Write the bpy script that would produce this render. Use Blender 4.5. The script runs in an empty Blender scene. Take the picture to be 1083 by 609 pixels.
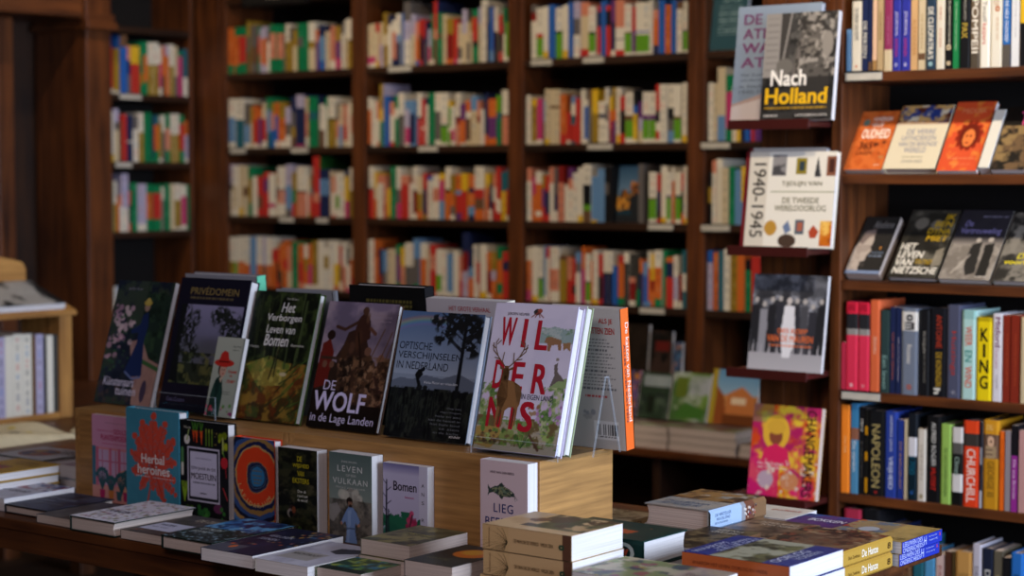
# A bookshop interior: display table with new titles, wall bookcases behind.
import bpy, math, re, random
import numpy as np
from mathutils import Matrix, Vector

random.seed(7)
C = bpy.context.scene.collection
PI = math.pi

# ------------------------------------------------------------------ camera geometry
FPX = 2000.0
TH = math.atan(FPX / 2565.0)
EYE = 1.57
PITCH = math.atan(118.5 / FPX)
_c, _s = math.cos(TH), math.sin(TH)
_FH = np.array([-_s, _c, 0.0]); _R = np.array([_c, _s, 0.0]); _UP = np.array([0, 0, 1.0])
_F = _FH * math.cos(PITCH) - _UP * math.sin(PITCH)
_V = _UP * math.cos(PITCH) + _FH * math.sin(PITCH)
_O = np.array([0, 0, EYE])


def hit(x, y, X=None, Y=None, Z=None):
    """the point of a real plane (X=, Y= or Z=) seen at a place of the 1083x609 photograph"""
    d = _F + _R * ((x - 541.5) / FPX) + _V * ((304.5 - y) / FPX)
    for ax, v in ((0, X), (1, Y), (2, Z)):
        if v is not None:
            return _O + d * ((v - _O[ax]) / d[ax])


def proj(p):
    q = np.array(p, float) - _O
    z = q @ _F
    return 541.5 + FPX * (q @ _R) / z, 304.5 - FPX * (q @ _V) / z


def solve_h(X, Y, Z, tilt, ypx):
    lo, hi = .01, .6
    for _ in range(40):
        m = (lo + hi) / 2
        if proj((X, Y + m * math.sin(tilt), Z + m * math.cos(tilt)))[1] > ypx:
            lo = m
        else:
            hi = m
    return lo


# ------------------------------------------------------------------ colour
def srgb(h):
    if isinstance(h, str):
        h = h.lstrip('#')
        h = tuple(int(h[i:i + 2], 16) / 255 for i in (0, 2, 4))
    return np.array(h, float)


def lin(a):
    a = np.asarray(a, float)
    return np.where(a <= .04045, a / 12.92, ((np.clip(a, 0, None) + .055) / 1.055) ** 2.4)


PAL = {'W': ('d6cdb9', 'white'), 'C': ('c9b58f', 'cream'), 'G': ('0b7a48', 'green'), 'g': ('5c9a1c', 'lime'),
       'R': ('c02a22', 'red'), 'r': ('861a16', 'dark red'), 'O': ('d0601e', 'orange'), 'Y': ('dcae18', 'yellow'),
       'y': ('98771c', 'mustard'), 'B': ('1f58ad', 'blue'), 'N': ('1d274f', 'navy'), 'K': ('17171a', 'black'),
       'T': ('1f5f6e', 'teal'), 'P': ('c02f68', 'pink'), 'V': ('65306f', 'purple'), 'S': ('5b86b4', 'light blue'),
       'D': ('605a57', 'grey'), 'E': ('6a4a31', 'brown'), 'A': ('cf7a5c', 'salmon'), 'M': ('3c3b37', 'charcoal'),
       'L': ('a9a0bb', 'lavender'), 'X': ('c9a24f', 'gold'), 'Q': ('9fc5bf', 'aqua'), 'H': ('b89a6c', 'tan'),
       'U': ('8f2a55', 'plum'), 'I': ('2a2f9c', 'royal blue'), 'J': ('8fb554', 'apple green')}


def pc(code):
    if isinstance(code, str) and len(code) == 1:
        c = srgb(PAL[code][0])
        return c * .88 + .12 * c.mean()
    return srgb(code)


# ------------------------------------------------------------------ materials
MATS = {}


def newmat(name):
    m = bpy.data.materials.new(name); m.use_nodes = True
    MATS[name] = m
    nt = m.node_tree
    return m, nt, nt.nodes['Principled BSDF']


def mat_print(name, rough, coat):
    m, nt, b = newmat(name)
    a = nt.nodes.new('ShaderNodeAttribute'); a.attribute_name = 'Col'
    n = nt.nodes.new('ShaderNodeTexNoise'); n.inputs['Scale'].default_value = 900; n.inputs['Detail'].default_value = 2
    tc = nt.nodes.new('ShaderNodeTexCoord')
    nt.links.new(tc.outputs['Object'], n.inputs['Vector'])
    mr = nt.nodes.new('ShaderNodeMapRange'); mr.inputs['To Min'].default_value = .93; mr.inputs['To Max'].default_value = 1.05
    nt.links.new(n.outputs['Fac'], mr.inputs['Value'])
    mx = nt.nodes.new('ShaderNodeVectorMath'); mx.operation = 'SCALE'
    nt.links.new(a.outputs['Color'], mx.inputs[0]); nt.links.new(mr.outputs['Result'], mx.inputs['Scale'])
    nt.links.new(mx.outputs['Vector'], b.inputs['Base Color'])
    b.inputs['Roughness'].default_value = rough
    b.inputs['Specular IOR Level'].default_value = .15
    b.inputs['Coat Weight'].default_value = coat
    b.inputs['Coat Roughness'].default_value = .3
    return m


mat_print('printed_cover', .5, .0)
mat_print('glossy_cover', .4, .03)


def mat_pages(name, c0, c1):
    m, nt, b = newmat(name)
    tc = nt.nodes.new('ShaderNodeTexCoord')
    mp = nt.nodes.new('ShaderNodeMapping'); mp.inputs['Scale'].default_value = (3, 900, 3)
    n = nt.nodes.new('ShaderNodeTexNoise'); n.inputs['Scale'].default_value = 1.0; n.inputs['Detail'].default_value = 3
    cr = nt.nodes.new('ShaderNodeValToRGB')
    cr.color_ramp.elements[0].color = (*lin(srgb(c0)), 1); cr.color_ramp.elements[1].color = (*lin(srgb(c1)), 1)
    cr.color_ramp.elements[0].position = .3; cr.color_ramp.elements[1].position = .62
    nt.links.new(tc.outputs['Object'], mp.inputs['Vector']); nt.links.new(mp.outputs['Vector'], n.inputs['Vector'])
    nt.links.new(n.outputs['Fac'], cr.inputs['Fac']); nt.links.new(cr.outputs['Color'], b.inputs['Base Color'])
    b.inputs['Roughness'].default_value = .9; b.inputs['Specular IOR Level'].default_value = .1
    return m


mat_pages('page_edges', 'bcb7b6', 'dedad9')
mat_pages('cream_page_edges', 'a3928a', 'c8b8ac')


def mat_wood(name, dark, light, axis, rough=.42, scale=1.0, coat=.0, wavy=3.0):
    m, nt, b = newmat(name)
    tc = nt.nodes.new('ShaderNodeTexCoord')
    mp = nt.nodes.new('ShaderNodeMapping')
    s = [38 * scale] * 3; s['xyz'.index(axis)] = 2.2 * scale
    mp.inputs['Scale'].default_value = s
    n = nt.nodes.new('ShaderNodeTexNoise'); n.inputs['Scale'].default_value = 1; n.inputs['Detail'].default_value = 6
    n.inputs['Distortion'].default_value = wavy * .2
    n2 = nt.nodes.new('ShaderNodeTexNoise'); n2.inputs['Scale'].default_value = 4.2; n2.inputs['Detail'].default_value = 3
    ad = nt.nodes.new('ShaderNodeMath'); ad.operation = 'MULTIPLY_ADD'; ad.inputs[1].default_value = .45
    cr = nt.nodes.new('ShaderNodeValToRGB')
    cr.color_ramp.elements[0].position = .45; cr.color_ramp.elements[1].position = .95
    cr.color_ramp.elements[0].color = (*lin(srgb(dark)), 1); cr.color_ramp.elements[1].color = (*lin(srgb(light)), 1)
    nt.links.new(tc.outputs['Object'], mp.inputs['Vector']); nt.links.new(mp.outputs['Vector'], n.inputs['Vector'])
    nt.links.new(tc.outputs['Object'], n2.inputs['Vector'])
    nt.links.new(n2.outputs['Fac'], ad.inputs[0]); nt.links.new(n.outputs['Fac'], ad.inputs[2])
    nt.links.new(ad.outputs[0], cr.inputs['Fac']); nt.links.new(cr.outputs['Color'], b.inputs['Base Color'])
    bp = nt.nodes.new('ShaderNodeBump'); bp.inputs['Strength'].default_value = .12; bp.inputs['Distance'].default_value = .002
    nt.links.new(n.outputs['Fac'], bp.inputs['Height']); nt.links.new(bp.outputs['Normal'], b.inputs['Normal'])
    b.inputs['Roughness'].default_value = rough; b.inputs['Coat Weight'].default_value = coat
    b.inputs['Specular IOR Level'].default_value = .35
    return m


for ax in 'xyz':
    mat_wood('mahogany_' + ax, '26120a', '6a3a1a', ax)
    mat_wood('dark_mahogany_' + ax, '160b07', '38200f', ax, rough=.5)
    mat_wood('oak_' + ax, '7d5a32', 'b3854c', ax, rough=.5, wavy=1, scale=2.2)
    mat_wood('table_wood_' + ax, '2e170d', '63391c', ax, rough=.4)
    mat_wood('pale_oak_' + ax, '7a5024', 'b98544', ax, rough=.55)


def mat_flat(name, col, rough=.6, metal=0.0, noise=.06, spec=.3):
    m, nt, b = newmat(name)
    tc = nt.nodes.new('ShaderNodeTexCoord')
    n = nt.nodes.new('ShaderNodeTexNoise'); n.inputs['Scale'].default_value = 30; n.inputs['Detail'].default_value = 4
    cr = nt.nodes.new('ShaderNodeValToRGB')
    c = lin(srgb(col))
    cr.color_ramp.elements[0].color = (*(c * (1 - noise * 3)), 1); cr.color_ramp.elements[1].color = (*np.clip(c * (1 + noise * 3), 0, 1), 1)
    nt.links.new(tc.outputs['Object'], n.inputs['Vector']); nt.links.new(n.outputs['Fac'], cr.inputs['Fac'])
    nt.links.new(cr.outputs['Color'], b.inputs['Base Color'])
    b.inputs['Roughness'].default_value = rough; b.inputs['Metallic'].default_value = metal
    b.inputs['Specular IOR Level'].default_value = spec
    return m


mat_flat('plaster', '6b5a48', .9)
mat_flat('ceiling_plaster', '8a7c6a', .9)
mat_flat('floor_boards', '3a2a1e', .6)
mat_flat('ledge_metal', '3d1512', .35, 0, .03, .4)
mat_flat('label_card', 'b9b3a6', .6)
mat_flat('black_frame', '111112', .4)
mat_flat('brass', '9a7435', .3, 1.0)
mat_flat('cream_cloth', 'cbbf9f', .95)
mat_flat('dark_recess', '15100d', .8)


def mat_acrylic():
    m, nt, b = newmat('clear_acrylic')
    nt.nodes.remove(b)
    out = nt.nodes['Material Output']
    t = nt.nodes.new('ShaderNodeBsdfTransparent'); t.inputs['Color'].default_value = (.96, .97, .98, 1)
    g = nt.nodes.new('ShaderNodeBsdfGlossy'); g.inputs['Roughness'].default_value = .06
    lw = nt.nodes.new('ShaderNodeLayerWeight'); lw.inputs['Blend'].default_value = .12
    fr = nt.nodes.new('ShaderNodeMapRange'); fr.inputs['To Min'].default_value = .03; fr.inputs['To Max'].default_value = .3
    nt.links.new(lw.outputs['Facing'], fr.inputs['Value'])
    mx = nt.nodes.new('ShaderNodeMixShader')
    nt.links.new(fr.outputs[0], mx.inputs[0]); nt.links.new(t.outputs[0], mx.inputs[1]); nt.links.new(g.outputs[0], mx.inputs[2])
    nt.links.new(mx.outputs[0], out.inputs['Surface'])
    m2, nt2, b2 = newmat('acrylic_edge')
    b2.inputs['Base Color'].default_value = (.62, .7, .78, 1); b2.inputs['Roughness'].default_value = .15
    b2.inputs['Alpha'].default_value = .18


mat_acrylic()


def mat_window_glass():
    m, nt, b = newmat('pane_glass')
    nt.nodes.remove(b)
    out = nt.nodes['Material Output']
    t = nt.nodes.new('ShaderNodeBsdfTransparent'); t.inputs['Color'].default_value = (.95, .97, 1, 1)
    g = nt.nodes.new('ShaderNodeBsdfGlossy'); g.inputs['Roughness'].default_value = .02
    fr = nt.nodes.new('ShaderNodeFresnel'); fr.inputs['IOR'].default_value = 1.3
    mx = nt.nodes.new('ShaderNodeMixShader')
    nt.links.new(fr.outputs[0], mx.inputs[0]); nt.links.new(t.outputs[0], mx.inputs[1]); nt.links.new(g.outputs[0], mx.inputs[2])
    nt.links.new(mx.outputs[0], out.inputs['Surface'])


mat_window_glass()


# ------------------------------------------------------------------ mesh builder
class MB:
    def __init__(s):
        s.v = []; s.n = 0; s.f = []; s.fm = []; s.c = []; s.mats = []

    def mi(s, m):
        if m not in s.mats:
            s.mats.append(m)
        return s.mats.index(m)

    def add(s, verts, faces, col=(.5, .5, .5), mat='printed_cover', linear=False):
        verts = np.asarray(verts, float)
        col = np.asarray(col if linear else lin(srgb(col) if isinstance(col, str) else col), float)
        if col.ndim == 1:
            col = np.tile(col, (len(verts), 1))
        k = s.mi(mat); o = s.n
        s.v.append(verts); s.c.append(col); s.n += len(verts)
        for f in faces:
            s.f.append([i + o for i in f]); s.fm.append(k)

    def box(s, x0, y0, z0, x1, y1, z1, col=(.5, .5, .5), mat='printed_cover', skip=''):
        v = [(x0, y0, z0), (x1, y0, z0), (x1, y1, z0), (x0, y1, z0), (x0, y0, z1), (x1, y0, z1), (x1, y1, z1), (x0, y1, z1)]
        fs = {'b': (3, 2, 1, 0), 't': (4, 5, 6, 7), 'f': (0, 1, 5, 4), 'r': (1, 2, 6, 5), 'k': (2, 3, 7, 6), 'l': (3, 0, 4, 7)}
        s.add(v, [f for k, f in fs.items() if k not in skip], col, mat)

    def prism(s, pts, a0, a1, axis, col=(.5, .5, .5), mat='printed_cover'):
        """extrude a closed 2D outline along an axis: x -> pts are (y,z); y -> (x,z); z -> (x,y)"""
        n = len(pts); v = []
        for a in (a0, a1):
            for p, q in pts:
                v.append({'x': (a, p, q), 'y': (p, a, q), 'z': (p, q, a)}[axis])
        fs = [[i, (i + 1) % n, n + (i + 1) % n, n + i] for i in range(n)]
        fs.append(list(range(n))[::-1]); fs.append([n + i for i in range(n)])
        s.add(v, fs, col, mat)

    def build(s, name, parent=None, loc=None, rot=None, bevel=0, recalc=True):
        me = bpy.data.meshes.new(name)
        V = np.concatenate(s.v); Cc = np.concatenate(s.c)
        me.from_pydata(V.tolist(), [], s.f)
        for m in s.mats:
            me.materials.append(MATS[m])
        me.polygons.foreach_set('material_index', s.fm)
        at = me.color_attributes.new('Col', 'FLOAT_COLOR', 'POINT')
        at.data.foreach_set('color', np.concatenate([Cc, np.ones((len(Cc), 1))], 1).astype(np.float32).ravel())
        if recalc:
            import bmesh
            bm = bmesh.new(); bm.from_mesh(me)
            bmesh.ops.recalc_face_normals(bm, faces=bm.faces); bm.to_mesh(me); bm.free()
        me.update()
        o = bpy.data.objects.new(name, me); C.objects.link(o)
        if parent:
            o.parent = parent
        if loc is not None:
            o.location = loc
        if rot is not None:
            o.rotation_euler = rot
        if bevel:
            b = o.modifiers.new('edge_softening', 'BEVEL'); b.width = bevel; b.segments = 2; b.limit_method = 'ANGLE'
        return o


def tag(o, label=None, cat=None, group=None, kind=None):
    if label: o['label'] = label
    if cat: o['category'] = cat
    if group: o['group'] = group
    if kind: o['kind'] = kind
    return o


def thing(name, label, cat, loc=(0, 0, 0), rot=(0, 0, 0), group=None):
    o = bpy.data.objects.new(name, None); C.objects.link(o)
    o.empty_display_size = .05
    o.location = loc; o.rotation_euler = rot
    return tag(o, label, cat, group)


# ------------------------------------------------------------------ lettering (built-in font turned into outlines)
_TX = {}


def glyphs(s, bold=0.0, shear=0.0, space=1.0):
    k = (s, shear, space)
    if k not in _TX:
        cu = bpy.data.curves.new('lettering', 'FONT')
        cu.body = s; cu.resolution_u = 3; cu.shear = shear; cu.space_character = space
        ob = bpy.data.objects.new('lettering', cu)
        me = ob.to_mesh()
        V = np.array([v.co[:2] for v in me.vertices]); Fc = [list(p.vertices) for p in me.polygons]
        ob.to_mesh_clear(); bpy.data.objects.remove(ob); bpy.data.curves.remove(cu)
        _TX[k] = (V, Fc)
    V, Fc = _TX[k]
    if bold >= .008:                                        # heavier strokes: the same letters printed slightly shifted
        n = len(V); q = bold * .75
        sh = [(-q, -q * .6), (q, -q * .6), (-q, q * .6), (q, q * .6), (0, 0)]
        Fc = [[i + n * j for i in f] for j in range(len(sh)) for f in Fc]
        V = np.concatenate([V + np.array(d) for d in sh])
    lo, hi = V.min(0), V.max(0)
    return (V - lo) / (hi - lo), Fc, (hi - lo)[0] / (hi - lo)[1]


# ------------------------------------------------------------------ covers painted on a fine grid
def vnoise(x, y, seed):
    r = np.random.RandomState(seed).rand(64, 64)
    xi = np.floor(x).astype(int); yi = np.floor(y).astype(int)
    fx = x - xi; fy = y - yi
    fx = fx * fx * (3 - 2 * fx); fy = fy * fy * (3 - 2 * fy)
    g = lambda a, b: r[a % 64, b % 64]
    return (g(xi, yi) * (1 - fx) + g(xi + 1, yi) * fx) * (1 - fy) + (g(xi, yi + 1) * (1 - fx) + g(xi + 1, yi + 1) * fx) * fy


def fbm(x, y, seed=1, octv=4):
    t = 0; a = .5; n = 0
    for i in range(octv):
        t = t + a * vnoise(x * 2 ** i + 17 * i, y * 2 ** i + 5 * i, seed + i); n += a; a *= .55
    return t / n


class Art:
    """u runs left to right, v top to bottom, both 0..1"""
    def __init__(s, w, h, base, dpm=560):
        s.w, s.h = w, h
        s.nx = max(3, int(w * dpm)); s.ny = max(3, int(h * dpm))
        s.U, s.V = np.meshgrid(np.linspace(0, 1, s.nx), np.linspace(0, 1, s.ny))
        s.asp = h / w
        s.c = np.tile(pc(base), (s.ny, s.nx, 1)).astype(float)
        s.text = []

    def put(s, m, col, a=1.0):
        m = np.clip(m, 0, 1) * a
        col = pc(col) if isinstance(col, str) else np.asarray(col)
        s.c = s.c * (1 - m[..., None]) + col * m[..., None]
        return s

    def n(s, su, sv=None, seed=1, octv=4):
        return fbm(s.U * su, s.V * (sv or su * s.asp), seed, octv)

    def rect(s, u0, v0, u1, v1, col, a=1.0):
        return s.put(((s.U >= u0) & (s.U <= u1) & (s.V >= v0) & (s.V <= v1)).astype(float), col, a)

    def grad(s, v0, v1, c0, c1, m=None):
        t = np.clip((s.V - v0) / (v1 - v0), 0, 1)[..., None]
        g = pc(c0) * (1 - t) + pc(c1) * t
        k = ((s.V >= v0) & (s.V <= v1)).astype(float) if m is None else m
        s.c = s.c * (1 - k[..., None]) + g * k[..., None]
        return s

    def ell(s, u, v, ru, rv, col, a=1.0, soft=.08):
        d = ((s.U - u) / ru) ** 2 + ((s.V - v) / rv) ** 2
        return s.put(np.clip((1 - d) / soft, 0, 1), col, a)

    def polym(s, pts):
        x, y = s.U, s.V; ins = np.zeros_like(x, bool)
        n = len(pts)
        for i in range(n):
            x0, y0 = pts[i]; x1, y1 = pts[(i + 1) % n]
            if y0 == y1: continue
            cnd = ((y0 > y) != (y1 > y)) & (x < (x1 - x0) * (y - y0) / (y1 - y0) + x0)
            ins ^= cnd
        return ins.astype(float)

    def poly(s, pts, col, a=1.0):
        return s.put(s.polym(pts), col, a)

    def linem(s, pts, wd, wd1=None):
        m = np.zeros_like(s.U); k = s.asp
        n = len(pts) - 1
        for i in range(n):
            (a, b), (c, d) = pts[i], pts[i + 1]
            b *= k; d *= k
            dx, dy = c - a, d - b; L = dx * dx + dy * dy + 1e-12
            t = np.clip(((s.U - a) * dx + (s.V * k - b) * dy) / L, 0, 1)
            ds = np.hypot(s.U - a - t * dx, s.V * k - b - t * dy)
            w = wd if wd1 is None else wd + (wd1 - wd) * (i + t) / n
            m = np.maximum(m, np.clip((w - ds) / .006 + .5, 0, 1))
        return m

    def line(s, pts, wd, col, a=1.0, wd1=None):
        return s.put(s.linem(pts, wd, wd1), col, a)

    def dabs(s, n, box, rad, cols, seed=3, asp=1.0, a=.9):
        r = random.Random(seed); u0, v0, u1, v1 = box
        for _ in range(n):
            q = rad * r.uniform(.5, 1.3)
            s.ell(r.uniform(u0, u1), r.uniform(v0, v1), q, q / s.asp * asp, r.choice(cols), a, .5)
        return s

    def mottle(s, cols, su, seed=1, thr=(.45, .6), a=1.0, m=None, sv=None):
        for i, c in enumerate(cols):
            k = s.n(su, sv, seed + 11 * i)
            q = np.clip((k - thr[0]) / (thr[1] - thr[0]), 0, 1)
            s.put(q * (1 if m is None else m), c, a)
        return s

    def tiny(s, u0, u1, v, hgt, col, seed=1, a=.85):
        """a line of very small print"""
        r = random.Random(seed); u = u0
        while u < u1:
            w = r.uniform(.012, .05)
            s.rect(u, v, min(u + w, u1), v + hgt, col, a); u += w + .012
        return s

    def T(s, txt, u0, v0, u1, v1, col, bold=0.0, shear=0.0, space=1.0):
        s.text.append((txt, u0, v0, u1, v1, col, bold, shear, space))
        return s


# ------------------------------------------------------------------ books
def add_text(mb, tr, txt, a0, b0, a1, b1, col, bold, shear, space, mat, out=(0, -1, 0)):
    V, Fc, _ = glyphs(txt, bold, shear, space)
    P = np.array([tr(a0 + (a1 - a0) * x, b1 - (b1 - b0) * y) for x, y in V])
    if bold >= .008:
        n = len(P) // 5
        P += (np.arange(len(P)) // n)[:, None] * .00004 * np.array(out)
    mb.add(P, Fc, pc(col), mat)


def grid_faces(nx, ny):
    i = np.arange(nx * ny).reshape(ny, nx)
    a, b, c, d = i[:-1, :-1], i[:-1, 1:], i[1:, 1:], i[1:, :-1]
    return np.stack([d, c, b, a], -1).reshape(-1, 4).tolist()


def bands(spec):
    """'W40O100' -> [(0,.4,'W'),(.4,1,'O')]"""
    out = []; a = 0
    for c, e in re.findall(r'([A-Za-z])(\d+)', spec):
        out.append((a, int(e) / 100, c)); a = int(e) / 100
    if a < 1:
        out.append((a, 1, 'W'))
    return out


def round_back(q):
    """profile of a rounded spine: soft at the hinges, flat in the middle"""
    return min(1.0, 2.2 * math.sin(PI * min(max(q, 0), 1)))


def book(name, label, cat, w, h, t, art, spine='K100', hard=False, cover=None, back=None, loc=(0, 0, 0), rot=(0, 0, 0), group=None,
         stext=(), gloss=True, cream=False, bulge=0.0, backart=None, parts=True, inner='e8e4da'):
    """upright book: front cover towards -y, spine at x = 0, thickness along +y, origin at the lower left front corner"""
    mat = 'glossy_cover' if gloss else 'printed_cover'
    pm = 'cream_page_edges' if cream else 'page_edges'
    root = thing(name, label, cat, loc, rot, group)
    th = .0026 if hard else .0007
    ov = .0035 if hard else .0004
    base = art.c[art.ny // 2, -1] if art is not None else pc(cover or 'K')
    if cover: base = pc(cover)
    bk = pc(back) if back else base
    mb = MB()
    # boards
    mb.box(0, 0, 0, w, th, h, base, mat, skip='f' if art is not None else '')
    mb.box(0, t - th, 0, w, t, h, bk, mat, skip='k' if backart is not None else '')
    for a, yy, sgn in ((art, 0, 1), (backart, t, -1)):
        if a is None: continue
        X = a.U.ravel() * w; Z = (1 - a.V.ravel()) * h
        if sgn < 0: X = w - X
        mb.add(np.stack([X, np.full_like(X, yy), Z], 1), grid_faces(a.nx, a.ny), a.c.reshape(-1, 3), mat)
        e = .00035 * sgn
        for (txt, u0, v0, u1, v1, col, bo, sh, sp) in a.text:
            if sgn > 0:
                add_text(mb, lambda q, r: (q * w, yy - e, h * (1 - r)), txt, u0, v0, u1, v1, col, bo, sh, sp, mat)
            else:
                add_text(mb, lambda q, r: (w - q * w, yy - e, h * (1 - r)), txt, u0, v0, u1, v1, col, bo, sh, sp, mat, (0, 1, 0))
    # spine: curved section, bands of colour from the head down
    qs = [0, .04, .08, .12, .155, .845, .88, .92, .96, 1] if bulge else [0, 1]
    ns = len(qs) - 1
    prof = [(-bulge * round_back(q), t * q) for q in qs]
    for a, b, c in bands(spine) if isinstance(spine, str) else spine:
        z1, z0 = h * (1 - a), h * (1 - b)
        v = []; 
        for (px, py) in prof:
            v += [(px, py, z0), (px, py, z1)]
        mb.add(v, [[2 * i, 2 * i + 1, 2 * i + 3, 2 * i + 2] for i in range(ns)], pc(c), mat)
    # spine wall inside so that the shell has thickness
    mb.box(.0002, th, 0, th + .0006, t - th, h, base, mat)
    for (txt, s0, s1, q0, q1, col, bo, *upright) in stext:
        if upright:                                     # letters stacked upright
            add_text(mb, lambda a, b: (-.0004 - bulge * round_back(1 - a), t * (1 - a), h * (1 - b)), txt, q0, s0, q1, s1, col, bo, 0, 1, mat, (-1, 0, 0))
            continue

        def tr(a, b):
            y = t * b
            x = -bulge * round_back(b) - .0004
            return (x, y, h * (1 - a))
        add_text(mb, tr, txt, s0, q0, s1, q1, col, bo, 0, 1, mat, (-1, 0, 0))
    mb.build('cover', root, recalc=False)
    pb = MB()
    x1 = w - ov; cc = .006 if (hard and t > .03) else 0.0
    n = 5
    prof = [(th + .001, th), (x1, th)] + [(x1 - cc * math.sin(PI * i / n), th + (t - 2 * th) * i / n) for i in range(1, n)] + [(x1, t - th), (th + .001, t - th)]
    pb.prism(prof, ov, h - ov, 'z', (.8, .8, .8), pm)
    pb.build('page_block', root)
    return root


FLAT = -PI / 2


def lay(x, y, z, rz, w, h, t):
    """location and rotation for a book lying face up: (x, y) is its lower left corner as seen with the title upright, z its underside, rz turns it"""
    return (x, y, z + t), (FLAT, 0, rz)


def spine_book(name, label, cat, group, t, h, d, spec, side=None, loc=(0, 0, 0), rz=0, dash=0):
    """small far book: spine at y = 0, thickness along +x, pages on top"""
    mb = MB()
    bs = bands(spec)
    sc = pc(side) if side else pc(bs[0][2]) * .9
    for a, b, c in bs:
        z1, z0 = h * (1 - a), h * (1 - b)
        mb.add([(0, 0, z0), (t, 0, z0), (t, 0, z1), (0, 0, z1)], [[0, 1, 2, 3]], pc(c))
        if dash and c in 'WCLOyYGA' and b - a > .25 and t > .008 and dash % 3:
            r = random.Random(dash + int(a * 100)); z = z1 - .012
            while z > z0 + .02:
                L = r.uniform(.008, .03); zz = max(z - L, z0 + .008)
                k = pc(c) * .78 + .22 * pc(r.choice('DKNRB' if c in 'WCL' else 'WKN'))
                mb.add([(t * .33, -.0003, zz), (t * .67, -.0003, zz), (t * .67, -.0003, z), (t * .33, -.0003, z)], [[0, 1, 2, 3]], k)
                z = zz - r.uniform(.006, .02)
    e = .0006
    mb.add([(0, 0, 0), (0, 0, h), (0, d, h), (0, d, 0)], [[0, 1, 2, 3]], sc)
    mb.add([(t, 0, 0), (t, 0, h), (t, d, h), (t, d, 0)], [[3, 2, 1, 0]], sc)
    mb.add([(0, 0, h), (t, 0, h), (t, e * 2, h), (0, e * 2, h)], [[0, 1, 2, 3]], sc)
    mb.box(e, e * 2, 0, t - e, d - .001, h - .0015, (.8, .8, .8), 'cream_page_edges')
    o = mb.build(name, None, loc, (0, 0, rz), recalc=False)
    return tag(o, label, cat, group)

# ------------------------------------------------------------------ the room
def structure(o):
    o['kind'] = 'structure'; return o


YB, XL, YR = 5.729, -6.229, 4.76          # fronts of the back, left and right bookcases
SH = [2.010, 1.690, 1.398, 1.093]          # tops of the back shelves
CEIL = 3.3


def room():
    m = MB(); m.box(-6.6, -2.6, -.06, 3.2, 6.25, 0, mat='floor_boards'); structure(m.build('floor'))
    m = MB(); m.box(-6.6, -2.6, CEIL, 3.2, 6.25, CEIL + .06, mat='ceiling_plaster'); structure(m.build('ceiling'))
    m = MB(); m.box(-6.6, 6.15, 0, 3.2, 6.25, CEIL, mat='plaster'); structure(m.build('wall_back'))
    m = MB(); m.box(-6.6, -2.6, 0, -6.52, 6.15, CEIL, mat='dark_mahogany_z'); structure(m.build('wall_left'))
    m = MB(); m.box(-6.52, -2.6, 0, 3.1, -2.5, CEIL, mat='plaster'); structure(m.build('wall_front'))
    # right wall with the shop window
    m = MB()
    m.box(3.1, -2.6, 0, 3.2, 6.25, .7, mat='plaster'); m.box(3.1, -2.6, 2.9, 3.2, 6.25, CEIL, mat='plaster')
    m.box(3.1, -2.6, .7, 3.2, 1.3, 2.9, mat='plaster'); m.box(3.1, 4.9, .7, 3.2, 6.25, 2.9, mat='plaster')
    structure(m.build('wall_right'))
    w = thing('window_1', None, None, (3.15, 3.1, .7)); structure(w)
    m = MB()
    for y in (-1.8, -.63, .57, 1.75): m.box(-.04, y, 0, .04, y + .05, 2.2, mat='dark_mahogany_z')
    m.box(-.04, -1.75, 0, .04, 1.75, .05, mat='dark_mahogany_y'); m.box(-.04, -1.75, 2.15, .04, 1.75, 2.2, mat='dark_mahogany_y')
    m.build('window_frame', w)
    m = MB(); m.box(-.004, -1.75, .05, .004, 1.75, 2.15, mat='pane_glass'); m.build('window_pane', w)


room()

# corner filler, pilaster, beam and doorway of the left wall
m = MB(); m.box(-6.229, YB, 0, -6.077, YB + .03, 2.7, mat='mahogany_z'); structure(m.build('trim_1', bevel=.002))
m = MB()
m.box(-6.5, 5.075, 0, -6.17, 5.205, 2.17, mat='mahogany_z')
m.box(-6.5, 5.05, 2.17, -6.13, 5.21, 2.20, mat='mahogany_y')
m.box(-6.5, 5.06, 2.20, -6.15, 5.21, 2.235, mat='mahogany_y')
m.box(-6.5, 5.075, 2.235, -6.17, 5.205, 2.30, mat='mahogany_z')
m.box(-6.5, 5.05, 0, -6.14, 5.205, .14, mat='mahogany_y')
structure(m.build('pillar', bevel=.003))
m = MB()
m.box(-6.5, 3.6, 2.235, -6.17, 5.06, 2.62, mat='mahogany_y'); m.box(-6.5, 3.6, 2.215, -6.15, 5.045, 2.235, mat='mahogany_y')
m.box(-6.5, 3.6, 2.40, -6.13, 5.06, 2.44, mat='mahogany_y')
m.box(-6.5, 5.06, 2.30, -6.19, 5.209, 2.62, mat='dark_mahogany_y')
structure(m.build('beam', bevel=.003))
d = thing('door_1', None, None, (-6.4, 4.4, 0)); structure(d)
m = MB()
m.box(-.1, .36, 0, .06, .44, 2.21, mat='mahogany_z'); m.box(-.1, .31, 0, 0, .36, 2.21, mat='dark_mahogany_z'); m.box(-.1, -.75, 2.08, 0, .31, 2.21, mat='dark_mahogany_y')
m.build('door_frame', d, bevel=.003)
m = MB(); m.box(-.085, -.7, 0, -.045, .31, 2.07, mat='oak_z'); m.build('door_leaf', d)
m = MB(); m.box(-.045, .10, .95, -.005, .13, 1.12, mat='brass'); m.build('door_handle', d, bevel=.004)


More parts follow.
